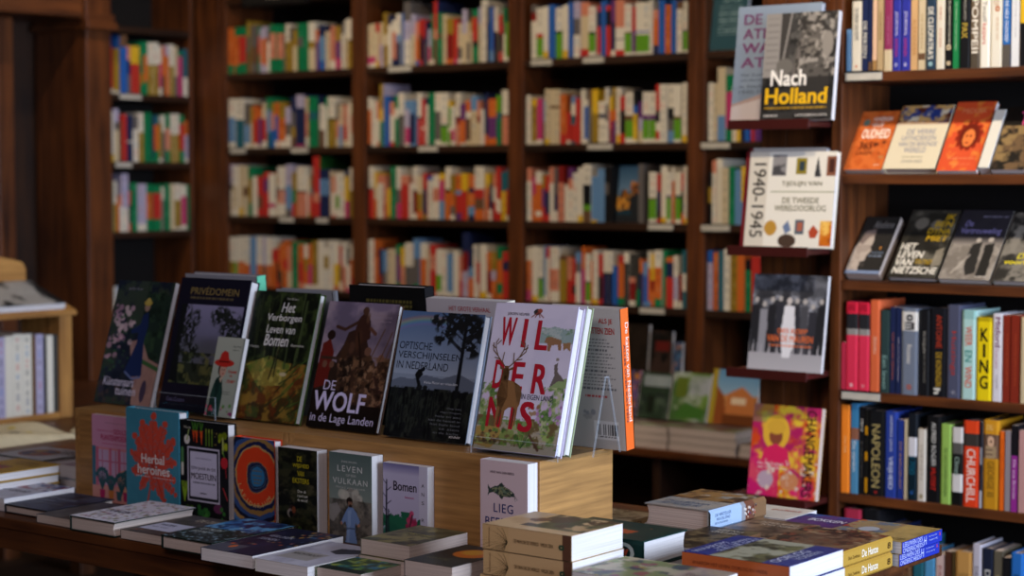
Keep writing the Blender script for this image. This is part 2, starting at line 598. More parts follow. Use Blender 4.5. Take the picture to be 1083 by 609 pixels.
def bookcase(label, X0, W, depth, tops, loc, rz, ztop=2.62, zbot=0.0, th=.027, pw=.036, mat='mahogany', smat='dark_mahogany'):
    """front at local y = 0, opening towards -y"""
    r = thing('bookcase', label, 'bookcase', loc, (0, 0, rz), None)
    for x in (0, W - pw):
        m = MB(); m.box(x, 0, zbot, x + pw, depth, ztop, mat=mat + '_z'); m.build('side_panel', r, bevel=.0025)
    for z in tops:
        m = MB(); m.box(pw + .0005, .002, z - th, W - pw - .0005, depth - .013, z, mat=smat + '_x'); m.build('shelf', r, bevel=.002)
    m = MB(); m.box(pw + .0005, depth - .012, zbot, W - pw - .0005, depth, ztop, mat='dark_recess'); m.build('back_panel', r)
    m = MB(); m.box(-.0, -.03, ztop + .0005, W, depth, ztop + .1, mat=mat + '_x'); m.box(0, -.05, ztop + .1, W, depth, ztop + .13, mat=mat + '_x'); m.build('cornice', r, bevel=.003)
    return r


BAYS = [-6.075, -5.262, -4.449, -3.636]
BW = .8115
bl = ['dark wooden wall bookcase bay in the room corner, all travel books',
      'dark wooden wall bookcase bay, second from the room corner, tightly packed',
      'dark wooden wall bookcase bay with a face-out book on its third shelf',
      'dark wooden wall bookcase bay half hidden behind the ledge pier']
for i, (x, l) in enumerate(zip(BAYS, bl)):
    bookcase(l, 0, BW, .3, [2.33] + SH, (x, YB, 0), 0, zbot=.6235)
bookcase('small dark wooden bookcase set in the left wall beside the pillar', 0, .511, .26, [2.20, 1.917, 1.629, 1.334, .98, .62, .2], (XL, 5.209, 0), PI / 2, pw=.022)

# deep base cabinet below the back bays
bc = thing('base_cabinet', 'deep dark wooden base cabinet under the back bookcase bays', 'cabinet', (BAYS[0], 5.44, 0))
L = BAYS[3] + BW - BAYS[0]
m = MB(); m.box(0, 0, .595, L, .59, .623, mat='mahogany_x'); m.build('countertop', bc, bevel=.003)
for i in range(5):
    m = MB(); x = min(i * .813, L - .03); m.box(x, .02, .06, x + .03, .58, .594, mat='dark_mahogany_z'); m.build('side_panel', bc, bevel=.002)
m = MB(); m.box(.031, .03, .2, L - .031, .56, .225, mat='dark_mahogany_x') ; m.build('shelf', bc)
m = MB(); m.box(.0, .565, .06, L, .59, .594, mat='dark_mahogany_x'); m.build('back_panel', bc)
m = MB(); m.box(0, .05, 0, L, .56, .059, mat='dark_mahogany_x'); m.build('plinth', bc)

# pier with the ledges, and the right bookcase
LED = [1.722, 1.366, 1.018, .657]
pier = thing('display_pier', 'narrow dark wooden pier carrying four dark red book ledges', 'pier', (-2.822, 4.80, 0))
for i in range(3):
    m = MB(); m.box(i * .0825, 0, 0, i * .0825 + .0815, .03, 3.0, mat='mahogany_z'); m.build('board', pier, bevel=.002)
m = MB(); m.box(0, .0305, 0, .247, .4, 3.0, mat='dark_mahogany_z'); m.build('core', pier)
for z in LED:
    m = MB(); m.box(-.014, -.16, z - .016, .246, -.0003, z, mat='ledge_metal'); o = m.build('ledge', pier, bevel=.002); o['label'] = 'dark red ledge'
    m = MB(); m.box(-.014, -.165, z - .022, .246, -.1602, z + .006, mat='ledge_metal'); m.build('front_lip', o, bevel=.001)
RX0, RW = -2.572, 1.45
RS = [1.858, 1.574, 1.277, .967, .675, .375]
bookcase('tall dark wooden bookcase of history books right of the ledge pier', 0, RW, .30, [2.16] + RS + [.1], (RX0, YR, 0), 0, ztop=2.6, pw=.032, smat='mahogany')


# ------------------------------------------------------------------ rows of spines on the shelves
ORD = ('first second third fourth fifth sixth seventh eighth ninth tenth eleventh twelfth thirteenth fourteenth fifteenth sixteenth seventeenth '
       'eighteenth nineteenth twentieth twenty-first twenty-second twenty-third twenty-fourth twenty-fifth twenty-sixth twenty-seventh twenty-eighth '
       'twenty-ninth thirtieth thirty-first thirty-second thirty-third thirty-fourth thirty-fifth thirty-sixth thirty-seventh thirty-eighth thirty-ninth '
       'fortieth forty-first forty-second forty-third forty-fourth forty-fifth').split()


def colour_words(spec, tall=False):
    seen = []
    for a, b, c in bands(spec):
        w = PAL[c][1]
        if b - a >= .1 and w not in seen:
            seen.append(w)
    return ' and '.join(seen[:2])


def parse_row(txt, end):
    """'x0,top,spec[*n][/side]' ...  -> list of (x0, x1, top, spec, side)"""
    it = []
    for tok in txt.split():
        x, top, spec = tok.split(',')
        side = None
        if '/' in spec: spec, side = spec.split('/')
        n = 1
        if '*' in spec: spec, n = spec.split('*'); n = int(n)
        it.append([float(x), float(top), spec, side, n])
    it.sort(key=lambda q: q[0])
    out = []
    for i, (x, top, spec, side, n) in enumerate(it):
        x1 = it[i + 1][0] if i + 1 < len(it) else end
        for k in range(n):
            out.append((x + (x1 - x) * k / n, x + (x1 - x) * (k + 1) / n, top, spec, side))
    return out


def shelf_row(name, cat, txt, end, px0, py0, sc, zs, where, group, plane='back', lim=None, dmul=.66, room=.262):
    r = random.Random(len(txt))
    if plane == 'left': room = .245
    rows = parse_row(txt, end)
    k = 0 if plane == 'back' else 1
    pl = dict(Y=YB + .012) if plane == 'back' else dict(X=XL - .012)
    if lim:                                             # keep the row between the side panels of its bay
        e = [hit(px0 + q / sc, 186, **pl)[k] for q in (rows[0][0], rows[-1][1])]
        f = [max(e[0], lim[0]), min(e[1], lim[1])]
    for i, (a, b, top, spec, side) in enumerate(rows):
        xa, xb, yt = px0 + a / sc, px0 + b / sc, py0 + top / sc
        if lim:
            p, q = hit(xa, yt, **pl), hit(xb, yt, **pl)
            p[k], q[k] = hit(xa, 186, **pl)[k], hit(xb, 186, **pl)[k]
            for v in (p, q): v[k] = f[0] + (v[k] - e[0]) * (f[1] - f[0]) / (e[1] - e[0])
        elif plane == 'back':
            p, q = hit(xa, yt, Y=YB + .012), hit(xb, yt, Y=YB + .012)
        else:
            p, q = hit(xa, yt, X=XL - .012), hit(xb, yt, X=XL - .012)
        if plane == 'back':
            w = q[0] - p[0]; loc = (p[0] + .0006, YB + .008 + r.uniform(0, .01), zs + .0004); rz = 0
        else:
            w = q[1] - p[1]; loc = (XL - .008 - r.uniform(0, .01), p[1] + .0006, zs + .0004); rz = PI / 2
        h = min(max(p[2] - zs, .12), room)
        lab = f'{colour_words(spec)} book, {ORD[i]} from left, {where}'
        spine_book(name, lab, cat, group, max(w - .0012, .003), h, min(h * dmul, .215 if plane != 'back' else .24), spec, side, loc, rz, dash=i + 1)


LB = [(x + .042, x + BW - .042) for x in BAYS]
LB0 = (5.209 + .027, 5.72 - .027)
Z1 = 6.769
B1 = [
 "45,70,O25O80G100 85,66,G18O82G100 130,60,G20R78G100 182,20,y30D60E100 205,50,D45E80D100 262,60,G20R60G100 278,70,L25A80L100 305,60,L25O85L100 335,75,D30W100 358,45,G18A72G100*2 450,110,D100 468,40,W38y100 505,60,D30y100 530,80,y40C100 560,35,G30D50G100 602,30,G100 640,25,W40y55C100 690,80,O30V100 717,45,N25S80B100*2 775,90,C100 802,55,A80W100 850,55,y35V75P100 890,30,D25W100 915,5,W35C100 938,0,W42K46y100*2",
 "75,100,W38S88W100 122,100,W42T100 182,130,D50S90W100 226,150,y40C100 244,150,O35R90W100 280,180,O20V95 314,130,C35R85W100 346,90,G25S70T100 378,130,y22A60B100 411,125,O30B85W100 435,130,y35O85W100 480,160,L40D70W100 520,85,N30D60y80E100/N 555,70,L25N95P100*2/N 622,90,C30A80W100 657,85,G30T45G60G100*2 719,80,N40D100 736,140,W60E100 772,90,G20W100 787,85,W42K46y100*2 850,130,D40A80C100 876,140,C50S100 902,140,A50R85C100 932,130,W100 957,120,C30A70W100",
 "80,95,L40D50W100 108,105,W40C85W100 142,100,C85Y100 178,115,C40E60C100 215,110,G25y75G100 245,180,W100 285,180,R50E80R100 320,150,R15V45R100 360,160,W70P80W100 408,160,y30K60C100 425,110,W45K48A75W100*2 487,95,L40S85D100 530,150,y40G70R100 560,110,W48K52A100*3 640,180,C40A90y100 662,170,E30T50R100 686,40,R60A75R100/1c4a1e 735,130,N20S55N100*2 800,140,C100 818,180,A40W95R100 846,160,W50g80W100 872,155,W100 915,140,N12Y65P100 946,120,W45y100",
 "40,105,W50y100 72,110,W50g100 98,100,W50O100*2 152,105,W55O100 192,105,S60S100 236,105,W55O100 282,110,L55E100 306,110,W55O100*2 357,190,R30O100 390,190,R35K85R100 412,160,O60E100 437,130,O40R60O100 475,170,A60C100 507,140,G100/G 552,160,O40R85A100 592,160,W30y60O90W100 625,160,O45P90 657,130,y45y90W100 703,130,W90 747,180,W20y50W100 786,130,W100 816,140,W45Y90O100 856,170,R45E80W100 884,140,W50A100 918,180,D40W90P100 948,170,W30O70R100"]
for k, (t, py, e) in enumerate(zip(B1, (20, 90, 160, 235), (985, 985, 985, 985))):
    shelf_row('travel_guide', 'book', t, e - 12, 230, py, Z1, SH[k], f'{ORD[k]} shelf, corner back bay', f'books on the {ORD[k]} shelf of the corner bay', lim=LB[0], room=(.28, .28, .262, .27)[k])
Z2 = 6.37
B2 = [
 "50,170,C75P92W100 78,165,C75P90W100 105,160,R20C88Y100 130,155,C50L100 157,90,y40C60y100 190,100,N20W100 217,140,W25A85N100 247,95,W40S55N100 277,90,B100 300,15,D30L60W100/D 346,100,L40C100 374,150,A40O90B100 400,130,R35K90R100 420,140,R40N100 445,150,N50D100 460,200,L50P90C100 480,95,G90W100 500,10,R45A60E100/N 526,90,G40E50G100 554,100,C100 588,125,y35r90O100 635,130,R30R90P100 658,160,C60D90W100 688,65,L45C100/D 722,150,C50D95W100 744,120,y30C100 764,65,G15R60K70G100 800,50,L30C100 820,0,W70W100 862,40,D30N100 884,50,B80S100/r 912,50,W45K85K100 938,100,R40K80R100 965,50,G30D50W100 985,150,g40g90W100",
 "38,180,W25O95K100 62,210,W100 95,210,A40W90A100 120,90,y40Y60G100/L 147,170,B100 187,210,A30W90R100 222,170,G25W45G90G100 250,150,W42K46D100 290,200,S20L60P95 325,200,S30N95S100 362,190,S100 380,150,W45K50R100 408,190,R30R60W65R100 432,180,N15W100 452,150,G100 500,150,W35D90W100 542,150,W60N63g95W100 590,200,Y15g60W70g100 612,240,W60P90W100 640,150,W45K48r60A100 675,220,V40O95 712,200,O25W40E90C100 746,170,S30C90C100 792,200,A35r50C100 815,260,W30W95 838,150,N80O100 862,190,O40V60V85O100*2 925,165,g35T50G100 960,130,W45K48A100*2",
 "42,135,W42K45R100 77,170,Y35C60O100 97,190,A20W100*2 150,230,A60R100 167,310,Y90y100 197,135,G100 235,140,W42D70P100 267,195,A20R90R100 320,250,W100 342,135,W45K48r90 377,200,C40y80O100 415,180,R35N90y100 442,200,B10W100 477,190,W30A60W100*2 530,180,Y15P60S100 567,140,W42K48O100 607,190,y40O70D90W100 637,190,O35S45R85V100 682,180,Y38R100 725,190,O30N40O70S90N100 770,135,W42R60E80O100*2 838,180,Y30O100 870,250,D30N70W100 892,180,A30W60R100 918,140,R60W85R100 950,170,T40Y100 982,150,T40R90",
 "42,115,W85Y100/O 80,235,O100 110,180,N60r100 137,190,S50D80R100 167,180,C85A100*2 227,150,G20V75G95 257,170,Y40A100 287,140,W45D100*2 352,110,S35D80G100 392,140,W30O100 440,180,C100 458,150,R20A50R100 500,180,W55g90W100 538,190,W30W70W100 577,210,S90W100 617,190,W100 657,230,A60R100 684,70,N30r60L100/N 727,170,N40S60O100 765,150,W100 787,270,R60W100 805,150,W88Y100 855,200,O40r90 887,200,y40L60O100 922,165,G25O70G90O100 960,200,R20N40R100"]
for k, (t, py, e) in enumerate(zip(B2, (0, 75, 155, 235), (1010, 1008, 1004, 1000))):
    shelf_row('paperback_book', 'book', t, e, 380, py, Z2, SH[k], f'{ORD[k]} shelf, second back bay', f'books on the {ORD[k]} shelf of the second bay', lim=LB[1], room=(.28, .28, .262, .27)[k])
Z3 = 5.554
B3 = [
 "90,30,D15r30W100 125,50,W50R58g95W100 165,40,W85Y100 195,30,B100 235,50,W45K50g100 275,30,W85Y100 312,15,B100 340,10,L30D60W100 377,15,A25C85R100 430,40,W50K55g90W100 472,40,R10N40R95W100 497,5,B100 533,35,R10K40R100 562,0,V40N90 587,0,A50W70N72W90R100 641,25,W55E58g95W100 682,40,R50V95 704,15,W55B58W62g95W100*2 786,0,W40W100 804,60,A20O80N100 834,0,B100 872,30,O100 906,0,B100 942,10,E15W100 978,10,W55V58g95W100",
 "40,145,W100 68,165,Y15y95W100 103,165,P90W100 140,170,S50D100 155,110,C90Y100 182,110,C30E35C100*2 243,140,O40O80R100 280,250,R50R90 304,150,S15W40T60R95T100 337,160,R100 363,110,W100 388,170,W15B90W100 412,110,E30D100 436,110,Y45y60y100 473,180,W30N40W60K62W100 516,100,W30D60W100 534,150,Y30O50R70r100 552,100,y40O60V100 577,100,W85Y100 606,150,R30K80R100 637,130,W45E55g90W100 685,110,K30B45Y95 712,180,V40L70C100 737,125,W45V55g92W100*2 815,80,R45K65W80R95W100 845,80,W100 887,80,W40K60D80S100 930,80,W55E60g95W100 975,70,W88Y100",
 "42,70,A25W100 72,125,P40O100 97,90,W25O80W90O100 137,110,y30V70R100 158,115,R35N85R100 187,65,A30W100 213,70,D50N80W100 235,60,r30A100 272,170,W100 298,70,V20A40W100 328,100,W100 358,70,W88Y100 388,50,W35K70g80E100 438,120,S95Y100 473,75,S20S100 520,60,K30D50K100 548,60,K100",
 "40,90,W25O80P100*2 77,85,W90Y100 112,100,W55N58g95W100 142,85,S90W100 162,90,R20W90 182,90,W40A80W100*2 238,140,E10y30y100 282,150,A50R100 312,160,R60K80R100 342,120,S20D40W100 372,90,O40P100 397,130,W55N58g95W100 430,170,O60O100 445,110,W90Y100 477,130,R45K90R100 502,115,W40K45N100*2 563,200,B100 590,140,R15O85G100 632,120,W20M100 664,130,M45A55r90 702,120,M70G100 727,160,O30N100 747,180,S30B90S100 775,115,W30O90S100 795,130,Y50r70O100 817,110,W30O85G100 862,110,G100 887,150,O10N40R100 932,140,W40L85 960,250,r80 987,110,T40W70T100"]
for k, (t, py, e) in enumerate(zip(B3, (0, 75, 165, 245), (1003, 1003, 573, 1012))):
    shelf_row('paperback_book', 'book', t, e, 545, py, Z3, SH[k], f'{ORD[k]} shelf, third back bay', f'books on the {ORD[k]} shelf of the third bay', lim=LB[2], room=(.28, .28, .262, .27)[k])
shelf_row('paperback_book', 'book', "785,95,W50E53g92W100 830,105,R35N75K90R100 852,60,W90Y100 890,95,W45V50g92W100 918,65,W25O100 935,95,W45N50g92W100 975,100,R35K80R100 992,60,W90Y100", 1010, 545, 165, Z3, SH[2],
          'right of the night city cover', 'books right of the night city cover', lim=(0 - 9, LB[2][1]))
B0 = [
 "130,200,L90W100 160,200,R90W100 195,210,y25y95 240,65,E20B25B100/B 300,190,A30N60D100 335,195,Y37R100*2 408,165,G60y80G100 437,165,G25O75G100 473,170,W42y100*2 558,200,W35P85W100 582,200,O60E100 617,195,L20O100 648,185,W42y100 682,200,C60D100 711,240,G10P100 757,220,T40T60W100",
 "125,170,R30W90 142,120,W85Y100 190,100,L25D40C100 227,190,E100 247,140,R100 288,150,N55W58N100 338,150,D30W100 386,130,W40y100 432,130,G100*2 497,150,N90G100 515,150,T20O75G100 556,200,y90 582,150,W35D100 612,140,G30A75G100 652,140,W42y100*2 720,150,G18R75G100 766,190,O35L90"]
for k, (t, py, e) in enumerate(zip(B0, (20, 100), (795, 795))):
    shelf_row('travel_guide', 'book', t, e, 90, py, Z1, (1.917, 1.629)[k], f'{("upper", "middle")[k]} visible shelf beside the pillar', f'books on the {("upper", "middle")[k]} shelf by the pillar', plane='left', lim=LB0)
shelf_row('travel_guide', 'book', "97,110,G100 133,100,W45y100 150,200,O100 162,170,A30W100 178,60,L60W100 217,150,R35K80R100 232,110,G100 267,115,L85W100*2 322,115,G20O75G100 352,120,G18R75G100*2 405,130,W30D100 419,115,G100 452,115,C100 481,115,W35y95 516,120,W25P90 547,120,G100", 560, 90, 170, 4.6875, 1.334,
          'lower visible shelf beside the pillar', 'books on the lower shelf by the pillar', plane='left', lim=LB0)
# pale tall books low in the left bay
shelf_row('travel_guide', 'book', "0,0,S30W100 60,0,W100 110,10,S100 160,20,W80S100", 210, 108, 312, 10, .98, 'low shelf behind the garden painting book', 'pale books low beside the pillar', plane='left', lim=LB0)
# fourth bay
Z4 = 3.5875
shelf_row('hardcover_book', 'book', "63,315,W100 85,320,C100 102,225,C65S100 136,285,G25P80G100 164,330,W100 185,340,Y100 200,340,N100 220,345,B100 240,345,R100 256,345,V100", 276, 725, 0, Z4, SH[1], 'behind the grey-blue atlas book', 'books behind the atlas book', lim=LB[3])
shelf_row('hardcover_book', 'book', "52,95,K30y60K100 67,60,A20W100 82,55,W100 105,85,C100 128,80,G100 148,90,S100 172,80,Y60S100 195,85,N100 215,90,W100", 240, 725, 150, 3.045, SH[2], 'behind the white timeline books', 'books behind the timeline books', lim=LB[3])
shelf_row('hardcover_book', 'book', "48,350,B20L100 68,355,O100 90,350,T100 106,345,W100 131,345,y100 160,360,O100 186,380,K20G100 208,370,R100", 240, 725, 150, 3.045, SH[3], 'beside the crowd photo book', 'books beside the crowd photo book', lim=LB[3])

# price rails clipped to the shelf edges
for (px, py, wd, zs, plane, lab) in ((244, 158, 16, SH[1], 'b', 'second shelf of the corner bay, under a teal book'), (308, 158, 18, SH[1], 'b', 'second shelf of the corner bay, under navy books'),
        (296, 232, 15, SH[2], 'b', 'third shelf of the corner bay, near its middle'), (335, 232, 12, SH[2], 'b', 'third shelf of the corner bay, under a tall red book'),
        (411, 72, 24, SH[0], 'b', 'top shelf of the second back bay'), (443, 155, 20, SH[1], 'b', 'second shelf of the second back bay'),
        (562, 64, 22, SH[0], 'b', 'top shelf of the third bay near its left'), (617, 61, 22, SH[0], 'b', 'top shelf of the third bay near its middle'),
        (622, 154, 26, SH[1], 'b', 'second shelf of the third back bay'), (686, 238, 26, SH[2], 'b', 'third shelf of the third bay at its right'),
        (677, 326, 26, SH[3], 'b', 'fourth shelf of the third back bay'), (742, 149, 30, SH[1], 'b', 'second shelf of the fourth back bay'), (742, 241, 30, SH[2], 'b', 'third shelf of the fourth back bay'),
        (126, 99, 23, 1.917, 'l', 'upper shelf beside the pillar'), (122, 172, 17, 1.629, 'l', 'middle shelf beside the pillar'),
        (895, 82, 38, 1.858, 'r', 'classics shelf of the right bookcase'), (891, 414, 40, .967, 'r', 'biography shelf of the right bookcase')):
    if plane == 'l':
        a, b = hit(px, py, X=XL), hit(px + wd, py, X=XL); loc = (XL + .0012, a[1], zs - .026); w = b[1] - a[1]; rz = PI / 2
    else:
        Y = YB if plane == 'b' else YR
        a, b = hit(px, py, Y=Y), hit(px + wd, py, Y=Y); loc = (a[0], Y - .0012, zs - .026); w = b[0] - a[0]; rz = 0
    t = thing('shelf_label', 'small card label on the ' + lab, 'label', loc, (0, 0, rz), 'card labels on the shelf edges')
    m = MB(); m.box(0, -.003, 0, w, 0, .027, mat='label_card'); m.build('card', t)
    m = MB(); m.box(-.002, -.0045, -.002, w + .002, -.0032, .003, mat='black_frame'); m.box(-.002, -.0045, .024, w + .002, -.0032, .029, mat='black_frame'); m.build('holder', t)

a, b = hit(257, 9, Y=YB - .004), hit(326, 6, Y=YB - .004)
t = thing('shelf_sign', 'small black framed sign hanging at the top of the corner back bay', 'sign', (a[0], YB - .0005, 2.288))
m = MB(); m.box(0, -.012, 0, b[0] - a[0], 0, .075, mat='black_frame'); m.build('sign_frame', t, bevel=.002)
m = MB(); m.box(.012, -.0135, .01, b[0] - a[0] - .012, -.0122, .065, (.13, .12, .11)); m.box(.15, -.0142, .028, .25, -.0136, .042, (.45, .42, .38)); m.build('sign_face', t)


# ------------------------------------------------------------------ right bookcase: spines with titles
def hist_row(items, px0, py0, sc, zs, group, depth=.155, defh=.225):
    for (a, b, top, spec, texts, lab, kw) in items:
        xa, xb = px0 + a / sc, px0 + b / sc
        Y = YR + .012
        p, q = hit(xa, py0 + top / sc, Y=Y), hit(xb, py0 + top / sc, Y=Y)
        t = q[0] - p[0] - .0008
        h = min(max(p[2] - zs, .12), .275) if top is not None and (py0 + top / sc) > 0 else defh + kw.get('dh', 0)
        hard = kw.get('hard', t > .024)
        bu = .003 if hard else 0
        if top is not None and py0 + top / sc <= 0:          # the head of the spine is above the picture: titles start lower
            texts = [(x[0], .17 + .82 * x[1], .17 + .82 * x[2], *x[3:]) for x in texts]
        book(kw.get('name', 'hardcover_book' if hard else 'paperback_book'), lab, 'book', min(depth, h * .68), h, t, None, spine=spec, hard=hard, cover=kw.get('cover') or (bands(spec)[0][2] if isinstance(spec, str) else spec[0][2]),
             loc=(q[0] - .0004, Y - .004 + bu, zs + .0004), rot=(0, 0, PI / 2), group=group, stext=texts, gloss=True, cream=True, bulge=bu)


G1 = 'history spines on the top right shelf'
hist_row([
 (35, 64, 180, 'S100', [], 'slim light blue book at the left end of the classics shelf', {}),
 (66, 126, 10, 'W100', [('DE HEREN VAN ROME', .1, .55, .3, .7, '4a4f52', .01), ('1', .9, .94, .4, .6, 'A', 0)], 'pale grey-white hardback with small dark title, beside DE PERZEN', {'cover': 'd8dccf'}),
 (127, 166, 0, 'N100', [('DE PERZEN', .26, .8, .22, .78, 'd9d4c4', .015)], 'dark blue hardback titled DE PERZEN on its spine', {}),
 (167, 189, 0, 'N88E100', [], 'slim dark blue book right of DE PERZEN', {}),
 (191, 219, 0, [(0, .86, 'dcb595'), (.86, 1, 'a07a4a')], [], 'slim peach coloured paperback left of a narrow tan book', {'cover': 'dcb595'}),
 (220, 256, 0, 'H100', [('ALEXANDRIA', .12, .55, .3, .7, '6b5230', 0)], 'narrow tan book left of the plum coloured spine', {}),
 (257, 306, 0, 'U74C100', [('DE OPKOMST VAN ROME', .2, .62, .3, .6, 'b0688a', 0)], 'plum hardback with cream foot on its spine', {}),
 (308, 357, 0, 'I100', [('JOURNAAL', .14, .5, .3, .7, 'cfcadf', .01), ('ROMEINEN', .54, .8, .32, .68, 'b03a70', .01), ('8', .9, .95, .35, .65, 'd8d4e8', 0)], 'royal blue hardback with white and pink title, left of its twin', {}),
 (359, 414, 0, 'I100', [('JOURNAAL', .14, .5, .3, .7, 'cfcadf', .01), ('ROMEINEN', .54, .8, .32, .68, 'b03a70', .01), ('8', .9, .95, .35, .65, 'd8d4e8', 0)], 'royal blue hardback with white and pink title, right of its twin', {}),
 (417, 461, 0, [(0, 1, 'c9a070')], [('ALEXANDER', .26, .8, .25, .75, 'b07d48', .01)], 'tan book with large tonal letters, right of the royal blue pair', {'cover': 'c9a070'}),
 (463, 505, 0, 'C80E88C100', [('DE GRIEKEN', .2, .7, .36, .64, '9a7d55', 0)], 'cream book with a small brown square low on its spine', {}),
 (508, 565, 0, [(0, 1, '25384a')], [("DE CLEOPATRA'S", .1, .86, .2, .8, 'e3ded0', .02), ('I', .9, .96, .3, .7, '8fb0b5', 0)], "dark teal hardback with white capitals on the classics shelf", {'cover': '25384a'}),
 (567, 619, 0, 'W100', [('SENECA', .1, .3, .35, .6, 'b5654a', 0), ('KEIZER', .42, .7, .35, .6, 'b5654a', 0)], 'white hardback with faint red title, right of the dark teal one', {}),
 (623, 664, 0, 'K100', [('DE BIJZONDERE ROMEINEN', .02, .66, .28, .6, 'd8d2c0', .01), ('o', .66, .74, .15, .85, 'd8c4a0', .04), ('o', .9, .96, .2, .8, 'd8c4a0', .05)], 'black book with a pale figure low on its spine', {}),
 (668, 705, 0, [(0, 1, '1f7a45')], [('DE WERELD VAN DE OUDHEID', .05, .75, .4, .6, 'bcd0b8', 0)], 'bright green narrow book on the classics shelf', {'cover': '1f7a45'}),
 (707, 768, 0, 'K100', [('HOLLAND', .02, .32, .35, .6, 'a8a49a', 0), ('PAX', .36, .58, .22, .78, 'b39a3f', .02)], 'black hardback titled PAX in gold letters', {}),
 (771, 826, 0, [(0, .8, '6a5a48'), (.8, 1, '4f463b')], [('POMPEII', .02, .8, .16, .84, 'e6dfd2', .012)], 'taupe hardback titled POMPEII in large pale letters', {'cover': '5d4f40'}),
 (827, 887, 0, [(0, 1, 'e3ded2')], [('Twaalf', .06, .36, .3, .72, '56544f', 0), ('keizers', .38, .68, .3, .72, 'c0442c', .01)], 'white hardback titled Twaalf keizers', {'cover': 'e3ded2'}),
 (889, 960, 0, [(0, 1, 'dcd6c6')], [('KEIZER', .02, .14, .3, .7, 'b98a5a', 0), ('o', .14, .22, .2, .6, 'b5622a', .05), ('DE EEUW VAN', .3, .62, .3, .5, 'c49a72', 0)], 'thick off-white hardback with a small orange figure on its spine', {'cover': 'dcd6c6'}),
 (962, 1012, 0, [(0, .74, '1b62ad'), (.74, 1, '56504a')], [('DE HELE OUDHEID', .08, .66, .3, .7, 'd8dde6', .015)], 'blue hardback with grey foot on the classics shelf', {'cover': '1b62ad'}),
 (1014, 1064, 0, [(0, 1, 'd9dadb')], [('VAN TROJE TOT ROME', .04, .6, .4, .62, '9b9fa6', 0)], 'white hardback near the shelf end, right of the blue one', {'cover': 'd9dadb'}),
 (1066, 1110, 0, 'Y50K100', [], 'yellow and black book past the white hardbacks of the top row', {}),
], 890, 0, 5.611, RS[0], G1)

